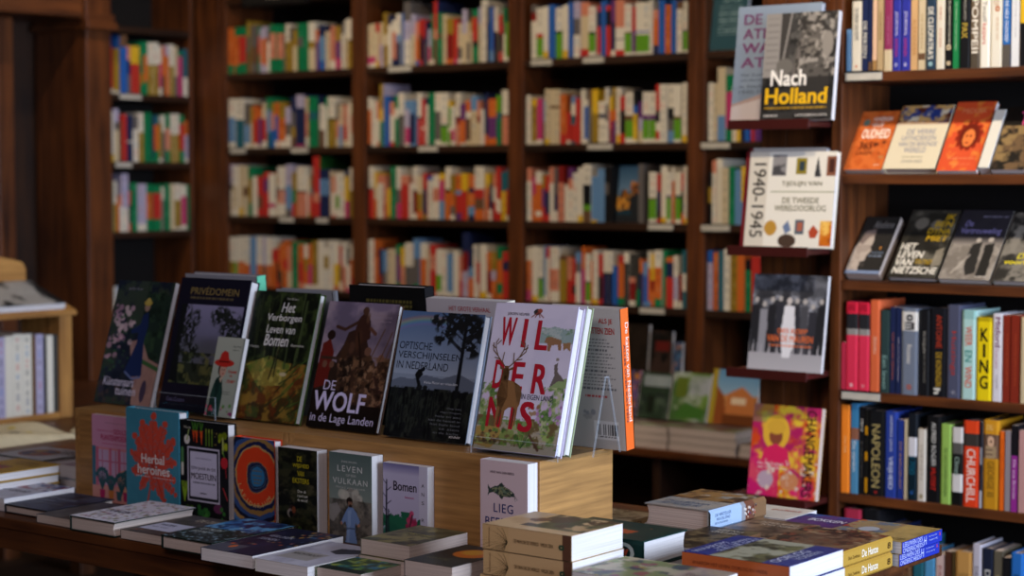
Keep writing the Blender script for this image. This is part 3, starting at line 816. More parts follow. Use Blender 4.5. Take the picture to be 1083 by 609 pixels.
G4 = 'biography spines on the fourth right shelf'
hist_row([
 (50, 71, 290, [(0, 1, 'b8304a')], [], 'low slim red book at the left end of the biography shelf', {'cover': 'b8304a'}),
 (73, 132, 90, [(0, .13, 'd1243f'), (.13, .3, '26262a'), (.3, .37, '8d8a86'), (.37, 1, 'd63350')], [('DIARIES', .02, .1, .2, .8, '8a1426', 0), ('1', .92, .96, .4, .6, 'e6b8bc', 0)], 'crimson hardback with a portrait band on its spine, left of its twin', {'cover': 'd63350'}),
 (133, 190, 93, [(0, .13, 'd1243f'), (.13, .3, '26262a'), (.3, .37, '8d8a86'), (.37, 1, 'd63350')], [('DIARIES', .02, .1, .2, .8, '8a1426', 0), ('2', .92, .96, .4, .6, 'e6b8bc', 0)], 'crimson hardback with a portrait band on its spine, right of its twin', {'cover': 'd63350'}),
 (192, 240, 80, [(0, 1, 'd2643c')], [('BRIEVEN', .4, .58, .3, .6, 'e8c0a8', 0)], 'tall salmon orange book beside the crimson pair', {'cover': 'd2643c'}),
 (243, 290, 130, [(0, 1, '2c3f3f')], [('Een leven', .55, .95, .25, .75, '7ea09a', .01)], 'dark green-grey book with pale script low on its spine', {'cover': '2c3f3f'}),
 (293, 322, 115, 'N100', [('HET GROTE VERHAAL', .3, .85, .35, .65, 'b5612f', 0)], 'navy book with a small orange title, right of the green-grey one', {}),
 (323, 346, 118, 'N100', [('DE JONGE JAREN', .35, .85, .35, .65, 'b9b4c4', 0)], 'slim navy book with pale title beside the grey portrait spine', {}),
 (348, 430, 120, [(0, .04, '6d7686'), (.04, .26, 'd6d4ce'), (.26, 1, '6d7686')], [('o', .07, .15, .3, .7, '3a3a3c', .06), ('m', .16, .25, .2, .8, '2e2e30', .05), ('Rousseau', .42, .64, .35, .65, 'd4d0c8', .01), ('8', .88, .94, .35, .65, 'b0502f', 0)], 'grey-blue thick hardback with a black and white portrait on top', {'cover': '6d7686'}),
 (437, 486, 130, 'K100', [('De biografie', .25, .5, .3, .7, 'a09c92', 0), ('VAN DE SCHRIJVER', .5, .85, .35, .6, '77746c', 0)], 'black narrow hardback right of the portrait spine', {}),
 (488, 570, 118, [(0, 1, '16171c')], [('ANTOINE', .08, .45, .25, .6, 'a83a24', .01), ('DE KONINGIN', .5, .88, .25, .6, 'b5912a', .01), ('h', .9, .97, .3, .7, 'd8d6cc', .04)], 'black thick hardback with red and yellow lettering', {'cover': '16171c'}),
 (574, 642, 105, [(0, 1, '4a4d62')], [('Huizinga', .28, .76, .3, .75, 'a3362f', .01), ('uitgeverij', .92, .96, .3, .7, 'b5b3bc', 0)], 'slate blue hardback with a red vertical title', {'cover': '4a4d62'}),
 (648, 717, 130, [(0, .1, '8db8b4'), (.1, 1, 'a9cdc8')], [('WEER', .18, .4, .25, .75, 'cf5a38', .02), ('EN', .45, .58, .25, .75, '3f8a80', .02), ('WIND', .63, .87, .25, .75, 'cf5a38', .02)], 'pale aqua hardback with orange and green title', {'cover': 'a9cdc8'}),
 (720, 797, 165, [(0, .05, 'b39c10'), (.05, 1, 'e2c815')], [(ch, .13 + i * .19, .29 + i * .19, (.26, .43, .22, .24)[i], (.78, .6, .8, .78)[i], '15140f', .03, 1) for i, ch in enumerate('KING')], 'bright yellow hardback with four stacked black letters', {'cover': 'e2c815'}),
 (800, 850, 148, [(0, 1, 'd5d2d8')], [('Mitford', .04, .38, .2, .75, '6a2350', .02), ('De zes zussen', .4, .62, .4, .7, 'b07a8a', 0), ('biografie', .7, .86, .4, .65, '7d7a86', 0)], 'white hardback with plum lettering beside the yellow one', {'cover': 'd5d2d8'}),
 (852, 890, 155, [(0, 1, '7e2a1c')], [('TOLSTOJ EEN LEVEN', .2, .8, .35, .6, 'b5502f', 0)], 'brick red book, left one of a pair beside the white hardback', {'cover': '7e2a1c'}),
 (891, 934, 155, [(0, 1, '7e2a1c')], [('TOLSTOJ EEN LEVEN', .2, .8, .35, .6, 'b5502f', 0)], 'brick red book, right one of a pair near the shelf end', {'cover': '7e2a1c'}),
 (938, 985, 165, 'C100', [], 'cream book at the end of the biography shelf', {}),
], 880, 300, 4.685, RS[3], G4)

G5 = 'spines on the fifth right shelf'
hist_row([
 (0, 49, 40, [(0, 1, 'ee8528')], [('Het Rijk', .36, .55, .35, .65, 'f6c98a', 0)], 'bright orange book at the left end of the fifth right shelf', {'cover': 'ee8528'}),
 (52, 97, 32, [(0, .27, '3a7ba6'), (.27, .4, '8a5a44'), (.4, 1, '4c86ab')], [('De vorstin', .42, .75, .3, .7, 'd6e0e6', .01)], 'light blue book with a small portrait on the fifth right shelf', {'cover': '3a7ba6'}),
 (100, 130, 50, 'K100', [('1812', .14, .28, .3, .7, 'd6d2c6', .02), ('Lieven', .4, .8, .4, .6, '6d6a62', 0)], 'slim black book right of the light blue portrait spine', {}),
 (131, 147, 62, [(0, .2, '1b1a18'), (.2, .3, 'c58a12'), (.3, .5, '1b1a18'), (.5, .6, 'c58a12'), (.6, .8, '1b1a18'), (.8, .97, 'c58a12')], [], 'very slim black book with amber dashes, left of the gold title', {'cover': '1b1a18'}),
 (149, 234, 70, [(0, 1, '17181a')], [('NAPOLEON', .16, .9, .25, .78, 'b5a268', .0), ('o', .94, .97, .4, .6, 'b0302a', .04)], 'black thick hardback with a tall gold vertical title', {'cover': '17181a'}),
 (237, 302, 75, [(0, 1, '2a3f92')], [('ANNEKE JANS', .04, .46, .35, .62, 'c2c6da', .01), ('VRIJHEID', .52, .9, .3, .75, 'ccd2e4', .012)], 'blue hardback titled VRIJHEID on the fifth right shelf', {'cover': '2a3f92'}),
 (305, 340, 120, [(0, 1, '223582')], [('DE REPUBLIEK', .28, .88, .35, .65, 'b58a4a', 0)], 'smaller blue book right of VRIJHEID', {'cover': '223582'}),
 (342, 358, 118, 'C100', [], 'very slim cream spine right of the two blue books', {}),
 (360, 410, 88, [(0, .27, '171b22'), (.27, .49, 'd0ced2'), (.49, 1, '10222c')], [('1700', .5, .7, .2, .8, '16627c', 0), ('2', .88, .94, .35, .65, '2f62a8', .02)], 'black hardback with a white block in mid spine', {'cover': '171b22'}),
 (412, 458, 170, [(0, 1, 'cbc3b6')], [('WENEN', .2, .7, .35, .65, 'a49a8a', 0), ('o', .9, .96, .3, .7, '7a6a30', .06)], 'low cream book between two black hardbacks', {'cover': 'cbc3b6'}),
 (461, 534, 100, [(0, 1, '131315')], [('ALFRED ROGIER', .07, .58, .3, .62, 'ccc9c2', .01), ('MUTERT', .6, .86, .3, .66, 'c02c22', .015)], 'black hardback with white and red lettering beside the lime spine', {'cover': '131315'}),
 (537, 593, 142, [(0, 1, '8fb455')], [('DE GELE DUIVEN VLIEGEN', .3, .9, .35, .65, '4c6a30', .01)], 'lime green book on the fifth right shelf', {'cover': '8fb455'}),
 (596, 656, 158, [(0, .2, 'c9c5c1'), (.2, .34, '55534f'), (.34, .6, '1b1c1b'), (.6, .83, 'd0cdca'), (.83, 1, '131313')], [('Climax', .38, .62, .3, .7, '8aa094', .02)], 'black book with white bands, left of the orange-red hardback', {'cover': '1b1c1b'}),
 (659, 744, 122, [(0, .15, 'd6431f'), (.15, .3, '3a3430'), (.3, 1, 'd9401f')], [('CHURCHILL', .33, .95, .22, .78, 'ecdcd0', .012)], 'orange-red hardback with a large white vertical title', {'cover': '26262a'}),
 (747, 762, 130, [(0, .3, '26262e'), (.3, .5, '8f8f96'), (.5, .8, '26262e'), (.8, 1, 'b9b9c2')], [], 'very slim grey spine right of the orange-red hardback', {'cover': '55555c'}),
 (765, 850, 120, [(0, .16, 'c98d22'), (.16, .43, '6a5040'), (.43, 1, 'bd851e')], [('de keizer', .05, .12, .2, .8, 'e8c070', 0), ('o', .18, .3, .3, .72, 'cfa98a', .08), ('m', .29, .43, .15, .85, 'a08868', .08), ('GEORGE III', .46, .86, .28, .72, '7a5a1c', .012)], 'amber hardback with a small portrait high on its spine', {'cover': 'bd851e'}),
 (854, 880, 182, [(0, 1, 'e2661c')], [('EEN VERHAAL', .1, .6, .4, .65, 'a0350f', 0)], 'orange narrow book right of the amber portrait hardback', {'cover': 'e2661c'}),
 (882, 914, 180, [(0, 1, '8c8286')], [], 'grey narrow book right of the orange one', {'cover': '8c8286'}),
 (916, 953, 150, [(0, .35, '19171b'), (.35, 1, '8c2c85')], [('De zus Bronte', .4, .85, .3, .7, 'd9b8d6', .01)], 'black and purple book near the end of the fifth right shelf', {'cover': '19171b'}),
 (956, 1000, 178, [(0, 1, 'b88a86')], [], 'dusty pink book at the end of the fifth right shelf', {'cover': 'b88a86'}),
], 890, 420, 5.073, RS[4], G5)

G6 = 'spines on the sixth right shelf'
hist_row([
 (-590, -450, 55, [(0, 1, 'a8304a')], [], 'dark pink book at the far left of the lowest visible shelf', {'cover': '8a2a3c', 'hard': True}),
 (-445, -300, 60, 'K100', [], 'black hardback beside the dark pink one on the lowest shelf', {}),
 (-290, -160, 200, 'N100', [], 'navy hardback hidden partly by the blue stack', {}),
 (-150, -40, 250, 'E100', [], 'brown hardback on the lowest shelf behind the table stacks', {}),
 (-30, 60, 300, 'T100', [], 'teal book on the lowest shelf just beside the blue stack', {}),
 (62, 155, 385, [(0, 1, '4f8fb8')], [], 'light blue hardback left of the pale pink one on the lowest shelf', {'cover': '4f8fb8'}),
 (160, 228, 425, [(0, 1, 'c4a9a2')], [('EUROPA', .2, .6, .3, .7, '9a4a44', 0)], 'pale pink book with red lettering on the lowest shelf', {'cover': 'c4a9a2'}),
 (232, 288, 405, [(0, .5, '4a2c20'), (.5, 1, '2b241c')], [('ROOF', .52, .9, .15, .85, 'd6b81e', .03)], 'brown book with yellow letters on the lowest shelf', {'cover': '4a2c20'}),
 (290, 314, 410, [(0, .5, '4a3a20'), (.5, 1, 'c9b51a')], [], 'slim brown and yellow book on the lowest shelf', {'cover': '4a3a20'}),
 (317, 453, 405, [(0, .7, 'b8894a'), (.7, 1, '6a5238')], [('HET GROTE', .33, .4, .2, .8, '8a6532', 0), ('AVONTUUR', .44, .5, .2, .8, '8a6532', 0)], 'thick tan hardback on the lowest shelf', {'cover': 'b8894a'}),
 (456, 530, 348, [(0, 1, 'b9b4bd')], [('DE EEUW', .3, .8, .3, .7, '75707c', .01)], 'pale lavender hardback right of the thick tan one', {'cover': 'b9b4bd'}),
 (536, 628, 380, [(0, 1, '1e2436')], [('DE TIEN', .3, .9, .25, .75, 'c9c6bd', .015)], 'dark navy hardback titled DE TIEN', {'cover': '1e2436'}),
 (632, 700, 400, [(0, 1, '5c5546')], [('De Gids', .35, .8, .3, .7, 'a89a66', 0)], 'olive brown hardback right of DE TIEN', {'cover': '5c5546'}),
 (704, 762, 455, 'K100', [('ZEE', .5, .8, .3, .7, 'd0cfc8', .01)], 'low black book right of the olive brown hardback', {}),
 (768, 868, 418, [(0, 1, '2766b0')], [('EUROPA', .3, .9, .3, .7, '17447c', .02)], 'bright blue thick hardback at the end of the lowest shelf', {'cover': '2766b0'}),
], 970, 530, 7.708, RS[5], G6)


# ------------------------------------------------------------------ books shown face out on the sloping right shelves
def sloped(name, label, xl, xr, ypx, ytop, zs, tilt, t, art, hard, cream=False, group=None, dy=0.0, spine='K100', cover=None):
    Y = YR + .012 + dy
    a, b = hit(xl, ypx, Y=Y), hit(xr, ypx, Y=Y)
    z = zs + .0008 + t * math.sin(tilt)
    h = solve_h(a[0], Y, z, tilt, ytop)
    art = art(b[0] - a[0], h)
    return book(name, label, 'book', b[0] - a[0], h, t, art, spine=spine, hard=hard, loc=(a[0], Y, z), rot=(-tilt, 0, 0), group=group, cream=cream, cover=cover)


def a_oudheid(w, h):
    A = Art(w, h, 'cf6a30', 420)
    A.mottle(['c05a24'], 6, 3)
    A.dabs(10, (.6, .45, .9, .85), .05, ['8a3a1c', 'b87a4a', '5a2a18'], 4).ell(.2, .2, .09, .06, '6a7a6a')
    A.T('HANDBOEK', .36, .1, .86, .17, 'f0e2d2', .01).T('VAN DE', .36, .2, .66, .28, 'f0e2d2', .01).T('OUDHEID', .18, .31, .9, .47, 'f3e8d8', .03)
    A.T('365', .2, .53, .55, .66, '4a1c10', .03).T('DAGEN', .18, .68, .6, .75, '4a1c10', .01).T('uitgever', .75, .9, .9, .94, 'f0d8c0')
    return A


def a_verre(w, h):
    A = Art(w, h, 'd8ccb0', 420)
    A.mottle(['5a2a18', '2a3a7a', 'c8a060'], 7, 8, m=(A.V < .28).astype(float)); A.rect(0, .25, 1, .3, '8a5a44', .4)
    A.T('DE VERRE', .25, .38, .8, .46, '8d8fa0', .01).T('UITHOEKEN', .18, .48, .84, .56, '8d8fa0', .01).T('VAN DE BEKENDE', .16, .58, .9, .65, '8d8fa0', .01).T('WERELD', .3, .67, .72, .75, '8d8fa0', .01)
    A.tiny(.3, .7, .81, .015, 'a09880').T('OWEN REES', .32, .86, .72, .91, '8d8a86')
    return A


def a_hoofd(w, h):
    A = Art(w, h, 'd4502a', 420)
    A.mottle(['dc7a34'], 5, 3, (.52, .66))
    for k in range(60):
        t = k * 2 * PI / 60; rr = .26 + .05 * math.sin(k * 5)
        A.ell(.56 + rr * math.cos(t), .5 + rr * .62 * math.sin(t), .045, .03, '8a2410')
    A.ell(.56, .5, .25, .18, '6a1c0c').ell(.56, .53, .15, .13, 'e07a3c').ell(.6, .5, .03, .015, '6a1c0c').ell(.5, .5, .03, .015, '6a1c0c').ell(.55, .6, .05, .012, '8a2410')
    A.T('MEDUSA', .2, .1, .8, .17, 'e89060').T('De mythe van de vrouw', .2, .8, .85, .85, 'e89060').tiny(.3, .8, .9, .015, 'e89060')
    return A


def a_dark(w, h, cols=('3a2c22', '6a5238', '8a7048'), tcol='c04a7a', txt='TUIN'):
    A = Art(w, h, '17130f', 420)
    A.mottle(cols, 5, 5, m=(A.V > .3).astype(float))
    return A.T(txt, .3, .08, .95, .3, tcol, .03)


def a_portrait(w, h, title='Abelone', seed=4):
    A = Art(w, h, '2a2826', 420)
    A.poly([(0, 1), (0, .55), (.12, .4), (.2, .3), (.4, .28), (.48, .42), (.46, .55), (.52, .6), (.44, .68), (.42, .78), (.3, .8), (.34, 1)], 'b5a89c')
    A.mottle(['8a7d74'], 6, seed, m=((A.U < .45) & (A.V > .5)).astype(float), a=.5)
    A.poly([(.08, .45), (.15, .26), (.42, .22), (.46, .32), (.3, .38), (.18, .5)], '7a6c66')
    A.rect(0, .95, 1, 1, '7a8aa8')
    A.T(title, .3, .08, .9, .2, '8a8784', 0, .2).tiny(.55, .9, .62, .02, '6a7a90').tiny(.5, .9, .68, .02, '8a9ab0').T('z', .72, .53, .8, .57, 'd08a30', .03)
    return A


def a_nietzsche(w, h):
    A = Art(w, h, '3e3b34', 420)
    A.mottle(['6d685c', '24221d'], 5, 2, a=.8)
    A.ell(.3, .2, .14, .09, '6f695e').ell(.62, .22, .12, .08, '6f695e').poly([(.15, .34), (.5, .3), (.8, .34), (.85, .6), (.1, .6)], '1d1b18', .7)
    A.poly([(.8, .6), (.95, .55), (1, .8), (.8, .85)], 'a59b88', .7)
    for i, s in enumerate(('IK', 'BEN', 'DYNA', 'MIET')):
        A.T(s, (.76, .58, .48, .5)[i], .06 + i * .105, .95, .145 + i * .105, 'c9a21c', .02, .1)
    for i, (s, u) in enumerate((('HET', .38), ('LEVEN', .58), ('VAN', .42), ('NIETZSCHE', .97))):
        A.T(s, .05, .5 + i * .115, u, .6 + i * .115, 'ece6d8', .03, .1)
    return A.T('DE FILM', .46, .735, .8, .765, 'c9a21c', .02).T('VAN ZIJN', .46, .775, .8, .805, 'c9a21c', .02)


def a_vertrouweling(w, h):
    A = Art(w, h, '8d857c', 420)
    A.mottle(['a59d92', '6f675e'], 6, 9, a=.7)
    A.rect(0, 0, 1, .4, '24222a', .9).grad(.4, .5, '3a3638', '8d857c')
    A.poly([(.42, .5), (.6, .46), (.66, .9), (.5, .95), (.4, .8)], '2b2927').ell(.52, .44, .05, .035, 'b5aca0')
    A.poly([(.68, .5), (.86, .48), (.9, .95), (.7, .95)], '262422').ell(.76, .43, .05, .035, 'b5aca0').line([(.45, .65), (.2, .92)], .012, 'b5aca0')
    return A.T('De', .14, .16, .3, .24, '8c84b8', .01, .2).T('Vertrouweling', .1, .26, .9, .37, '8c84b8', .01, .15).tiny(.45, .95, .08, .02, '8a86a0').T('uitgave', .7, .94, .92, .97, 'd8d2c8')


def a_voor(w, h):
    A = Art(w, h, '2c2a27', 420)
    A.mottle(['6a655d', '8d877c'], 5, 6, a=.8)
    return A.T('De', .35, .6, .6, .68, 'd8c828', .03, .15).T('voorloper', .12, .69, .98, .78, 'd8c828', .03, .15)


GF = 'books face out on the right bookcase'
sloped('face_out_book', 'orange face-out book with OUDHEID and 365 on its cover', 892, 932, 181, 118, RS[1], .62, .022, a_oudheid, False, cream=True)
sloped('face_out_book', 'cream face-out book with painted top, between two orange books', 933, 988, 181.5, 112, RS[1], .62, .026, a_verre, True, cream=True)
sloped('face_out_book', 'red-orange face-out book with a curly haired head', 990, 1032, 182, 108, RS[1], .62, .016, a_hoofd, False)
sloped('face_out_book', 'thick white-edged book leaning behind the red-orange head cover', 1034, 1045, 182, 116, RS[1], .62, .03, lambda w, h: Art(w, h, 'd8d4c8', 300), False)
sloped('face_out_book', 'dark face-out book with pink letters at the frame edge', 1047, 1100, 182, 113, RS[1], .62, .02, a_dark, False)
sloped('face_out_book', 'dark face-out book with a pale profile, at the left end', 893, 929, 292, 229, RS[2], .72, .03, a_portrait, False, cream=True)
sloped('face_out_book', 'dark face-out book with large white lines and yellow words', 938, 989, 293.5, 222, RS[2], .72, .02, a_nietzsche, True)
sloped('face_out_book', 'grey face-out book with two walking men and purple title', 992, 1046, 297, 222, RS[2], .72, .02, a_vertrouweling, True)
sloped('face_out_book', 'dark face-out book with yellow title De voorloper', 1049, 1100, 299, 225, RS[2], .72, .02, a_voor, True)
# slanted rests behind them
for z, tl, l in ((RS[1], .62, 'dark slanted wooden book rest behind the orange face-out books'), (RS[2], .72, 'dark slanted wooden book rest behind the black and white face-out books')):
    t = thing('book_rest', l, 'book rest', (RX0 + .04, YR + .012 + .031 / math.cos(tl) + .002, z + .001))
    Lr = .19
    m = MB(); m.prism([(0, 0), (Lr * math.sin(tl), Lr * math.cos(tl)), (Lr * math.sin(tl) + .02, Lr * math.cos(tl)), (Lr * math.sin(tl) + .02, 0)], 0, 1.3, 'x', mat='dark_mahogany_x'); m.build('rest_board', t)



# ------------------------------------------------------------------ face-out books on the pier ledges
def on_ledge(name, label, xl, xr, yb, yt, zl, t, art, hard, tilt=.13, Y=4.665, **kw):
    a, b = hit(xl, yb, Y=Y), hit(xr, yb, Y=Y)
    h = solve_h(a[0], Y, zl + t * math.sin(tilt), tilt, yt)
    return book(name, label, 'book', b[0] - a[0], h, t, art(b[0] - a[0], h), hard=hard, loc=(a[0], Y, zl + .0008 + t * math.sin(tilt)), rot=(-tilt, 0, 0), **kw)


def a_atlas(w, h):
    A = Art(w, h, '76859a', 380)
    A.grad(0, .7, '8593a6', '7d8ca2').mottle(['8d9cae'], 3, 3, a=.4)
    A.poly([(0, .85), (.3, .78), (.6, .7), (1, .6), (1, 1), (0, 1)], 'a08a86').poly([(0, .87), (.5, .78), (1, .7), (1, 1), (0, 1)], 'b8aeb0')
    for i, s in enumerate(('DE', 'ATLANTIK', 'WALL', 'ATLAS')):
        A.T(s, .08, .07 + i * .125, (.3, .95, .62, .75)[i], .16 + i * .125, '6d3a66', .03)
    for i, s in enumerate(('Van bunker', 'verdedigingswerk', 'in Nederland', '1940-1945')):
        A.T(s, .08, .58 + i * .05, (.45, .68, .58, .48)[i], .61 + i * .05, '4a5060')
    return A


def a_nach(w, h):
    A = Art(w, h, '262524', 420)
    A.mottle(['4a4846', '6d6a66'], 7, 5, a=.7)
    A.rect(0, 0, .22, .6, '8d8884').rect(.22, 0, .36, .6, '3f3c3a').line([(.24, .6), (.36, 0)], .012, '8d8884')
    for i in range(9): A.rect(.03, .04 + i * .06, .2, .055 + i * .06, '7c7874')
    A.poly([(.45, .95), (.42, .4), (.5, .2), (.58, .05), (.7, .02), (.82, .08), (.9, .3), (.95, .95)], '57534f')
    A.ell(.68, .06, .1, .04, '8a847e').ell(.68, .12, .12, .03, '6d6862').ell(.68, .2, .16, .06, '5f5a55').ell(.68, .32, .13, .08, '77716a').poly([(.5, .25), (.56, .22), (.5, .55), (.42, .58)], '6d6762').poly([(.8, .22), (.88, .26), (.92, .5), (.84, .5)], '7d7771').mottle(['a8a199', '2c2927'], 15, 21, (.53, .63), m=((A.U > .45) & (A.V < .6)).astype(float), a=.8)
    A.ell(.88, .3, .08, .12, '8b857e').ell(.3, .5, .12, .08, '6a6661').rect(0, .6, 1, 1, '1b1a1a', .6)
    A.T('Nach', .12, .53, .62, .68, 'eeeae4', .03).T('Holland', .06, .7, .92, .85, 'e3b21e', .035)
    return A.tiny(.06, .92, .88, .014, 'c99a20').T('KERSBERGEN', .5, .945, .93, .965, 'd8d4ce').tiny(.06, .25, .95, .012, 'd8d4ce')


def a_1940(w, h, front=True):
    A = Art(w, h, 'd6cfc2', 420)
    A.rect(0, 0, .05, 1, '5f1a20').rect(.05, 0, 1, .3, '8a8a90', .5)
    return A


def a_tijdlijn(w, h):
    A = Art(w, h, 'e4dfd3', 420)
    A.rect(0, 0, .26, 1, 'd2cabb').rect(0, 0, .045, 1, '64191f')
    A.rect(.3, .03, .46, .25, '8d8a8a').mottle(['4a484a'], 12, 4, m=((A.U > .3) & (A.U < .46) & (A.V > .03) & (A.V < .25)).astype(float))
    A.rect(.57, .07, .68, .24, '8a7a20').rect(.6, .1, .66, .2, '33424a').poly([(.77, .26), (.79, .1), (.8, .05), (.81, .1), (.84, .26)], '3a3a3c')
    A.rect(.9, .05, 1, .25, '8a5a44').rect(.92, .08, .98, .22, '4a2a24')
    A.rect(.3, .415, 1, .425, '7d8450')
    A.ell(.33, .8, .07, .08, 'b88a3a').poly([(.46, .78), (.52, .72), (.56, .82), (.5, .86)], '6a7a9a').ell(.52, .93, .1, .07, '4a3a30')
    A.rect(.6, .71, .7, .86, '57606a').rect(.62, .74, .68, .83, 'a8604a').poly([(.75, .83), (.8, .76), (.86, .83), (.83, .9), (.77, .9)], 'b0482c')
    A.rect(.9 - .03, .72, 1, .98, 'c86a1c').mottle(['f0c060', '6a2810'], 9, 8, m=((A.U > .87) & (A.V > .72) & (A.V < .98)).astype(float))
    A.T('TIJDLIJN VAN', .42, .31, .86, .37, '5d5a3a', .012).T('DE TWEEDE', .44, .48, .84, .54, '5d5a3a', .012).T('WERELDOORLOG', .36, .56, .92, .62, '5d5a3a', .012)
    return A


def a_crowd(w, h):
    A = Art(w, h, '6a6c74', 420)
    A.mottle(['9a9ca6', '2a2a2e'], 9, 6, a=.9).rect(0, 0, 1, .22, '3a3b40', .5)
    A.grad(.72, 1, '9c9aa0', 'b0aeb4')
    r = random.Random(4)
    for i in range(9):
        u = .06 + i * .11; v = .3 + r.uniform(-.05, .04)
        A.poly([(u - .05, v + .05), (u + .05, v + .05), (u + .06, .66), (u + .05, .82), (u + .01, .82), (u, .68), (u - .02, .82), (u - .06, .82)], r.choice(['26262a', '4a4a50', '33333a', '8a8a92'])).ell(u, v, .028, .03, 'b0aaa6')
    A.poly([(.45, .32), (.58, .32), (.62, .7), (.56, .86), (.46, .86), (.42, .6)], 'dcdce2').ell(.51, .27, .035, .035, 'c8c0bc')
    A.T('DES ROEP', .38, .56, .78, .61, 'e0703a', .02).T('VAN DE MAUREN', .24, .63, .86, .7, 'e0703a', .02).tiny(.28, .86, .73, .02, 'e0703a')
    return A


def a_change(w, h):
    A = Art(w, h, 'd6a02a', 420)
    A.mottle(['d8286a', 'd04a1c', 'e8c83a', 'b02060'], 4.5, 13, a=.95)
    A.rect(0, .6, .45, 1, 'cf1f6e', .75).rect(0, 0, .3, .2, '7aa04a', .5).ell(.36, .3, .2, .2, 'e3b23a')
    A.ell(.36, .34, .1, .1, '8a4a34').ell(.36, .24, .14, .08, 'd8a83a').poly([(.2, .48), (.36, .42), (.55, .48), (.6, .66), (.15, .66)], 'd8285c')
    A.ell(.25, .82, .12, .1, 'b8a0b0').ell(.6, .82, .14, .1, 'c8845a').mottle(['d8c8b8'], 14, 3, (.6, .7), m=(A.V > .6).astype(float))
    A.rect(.74, 0, .76, 1, 'c87a24', .5)
    return A.T('en de kunst', .12, .62, .5, .66, 'e8dcd8').T('van verandering', .12, .67, .55, .71, 'e8dcd8')


on_ledge('face_out_book', 'grey-blue atlas book standing behind the Nach Holland book', 772, 860, 130, 8, LED[0], .018, a_atlas, True, Y=4.695, tilt=.14, spine='S100')
on_ledge('face_out_book', 'black and white book titled Nach Holland in front of the atlas', 803, 879, 128.5, 15.5, LED[0], .02, a_nach, False, Y=4.652, tilt=.13)
on_ledge('face_out_book', 'second copy behind the white 1940-1945 timeline book', 784, 866, 262, 157, LED[1], .018, a_1940, True, Y=4.692, tilt=.15, spine='r100', cover='8a8a92')
b = on_ledge('face_out_book', 'white 1940-1945 timeline book with small pictures', 782, 878, 261, 161, LED[1], .02, a_tijdlijn, True, Y=4.655, tilt=.14, spine='r100', cover='d8d2c4')


def vertical_letters(root, txt, u0, v0, u1, v1, col, w, h, bold=.0):
    """title turned a quarter: reads downwards on a front cover"""
    m = MB()
    add_text(m, lambda a, c: (w * (u1 - (u1 - u0) * c), -.0005, h * (1 - (v0 + (v1 - v0) * a))), txt, 0, 0, 1, 1, col, bold, 0, 1, 'glossy_cover')
    m.build('vertical_title', root.children[0], recalc=False)


def dims(root):
    me = root.children[0].data
    V = [v.co for v in me.vertices]
    return max(v.x for v in V), max(v.z for v in V)


W_, H_ = dims(b); vertical_letters(b, '1940-1945', .1, .12, .24, .9, '37332e', W_, H_, .01)
on_ledge('face_out_book', 'black and white crowd photo book with orange title', 790, 868, 391, 289.5, LED[2], .014, a_crowd, False, Y=4.66, tilt=.15, spine='O100')
b = on_ledge('face_out_book', 'pink and yellow face-out book titled CHANGEMAKERS', 790, 862, 525, 426.5, LED[3], .02, a_change, False, Y=4.66, tilt=.15, cream=True, spine='P100')
W_, H_ = dims(b); vertical_letters(b, 'CHANGEMAKERS', .79, .03, .93, .97, '3a1c22', W_, H_, .02)

# teal back cover above the fourth bay's books, and the night city book of the third bay
def a_teal(w, h):
    A = Art(w, h, '2f4f57', 300)
    A.T('De Tuin', .3, .3, .8, .37, '8fa8a8')
    for i in range(9): A.tiny(.2, .85, .42 + i * .045, .016, '8fa8a8', i)
    return A
a_, b_ = hit(750, 50, Y=YB + .02), hit(787, 50, Y=YB + .02)
book('face_out_book', 'dark teal book face out on the top shelf of the fourth back bay', 'book', b_[0] - a_[0], .27, .015, a_teal(b_[0] - a_[0], .27), loc=(a_[0], YB + .02, SH[0] + .0034), rot=(-.16, 0, 0), cover='2f4f57')


def a_city(w, h):
    A = Art(w, h, '20242c', 380)
    A.grad(0, .55, '2c4a66', '6a86a0').poly([(0, .62), (.2, .42), (.5, .5), (.6, .35), (1, .3), (1, 1), (0, 1)], '23262a')
    A.dabs(26, (.02, .45, .45, .78), .08, ['c8842c', 'e0a040', '9a5a1c'], 3).dabs(16, (.55, .3, .98, .55), .07, ['c87a2c', 'd89a4a', 'a05a24'], 6).rect(0, .8, .6, .86, '1c3a4a')
    return A
a_, b_ = hit(651, 236, Y=YB + .03), hit(677, 236, Y=YB + .03)
hh = hit(655, 175, Y=YB + .05)[2] - SH[2]
book('face_out_book', 'dark book with a night city picture, face out on the third back bay', 'book', b_[0] - a_[0] , hh, .012, a_city(b_[0] - a_[0], hh), loc=(a_[0], YB + .03, SH[2] + .0024), rot=(-.13, 0, 0), cover='20242c')
spine_book('hardcover_book', 'grey leaning book right of the night city picture', 'book', None, .022, .215, .15, 'D100', None, (b_[0] + .004, YB + .012, SH[2] + .0008), 0)

# ------------------------------------------------------------------ books on the base cabinet
ZC = .6232


def counter_stack(x0, x1, n, t, Y, cols, lab, h=.26):
    for k in range(n):
        c = cols[k % len(cols)]
        w = x1 - x0
        A = Art(w, h, c, 120); A.mottle(['6a8a4a', '9a968a', '5a3a3a'], 4, k + 3, a=.7)
        loc, rot = lay(x0 + .004 * (k % 2), Y, ZC + .0004 + k * (t + .0006), 0, w, h, t)
        book('flat_book', f'{lab}, {("lowest", "second from the bottom", "third from the bottom", "topmost")[k if k < n - 1 or n < 3 else 3] if n > 1 else "lying alone"}', 'book', w, h, t, A, hard=False, cover='6a655c', loc=loc, rot=rot, group='flat books on the base cabinet', gloss=True, cream=True)


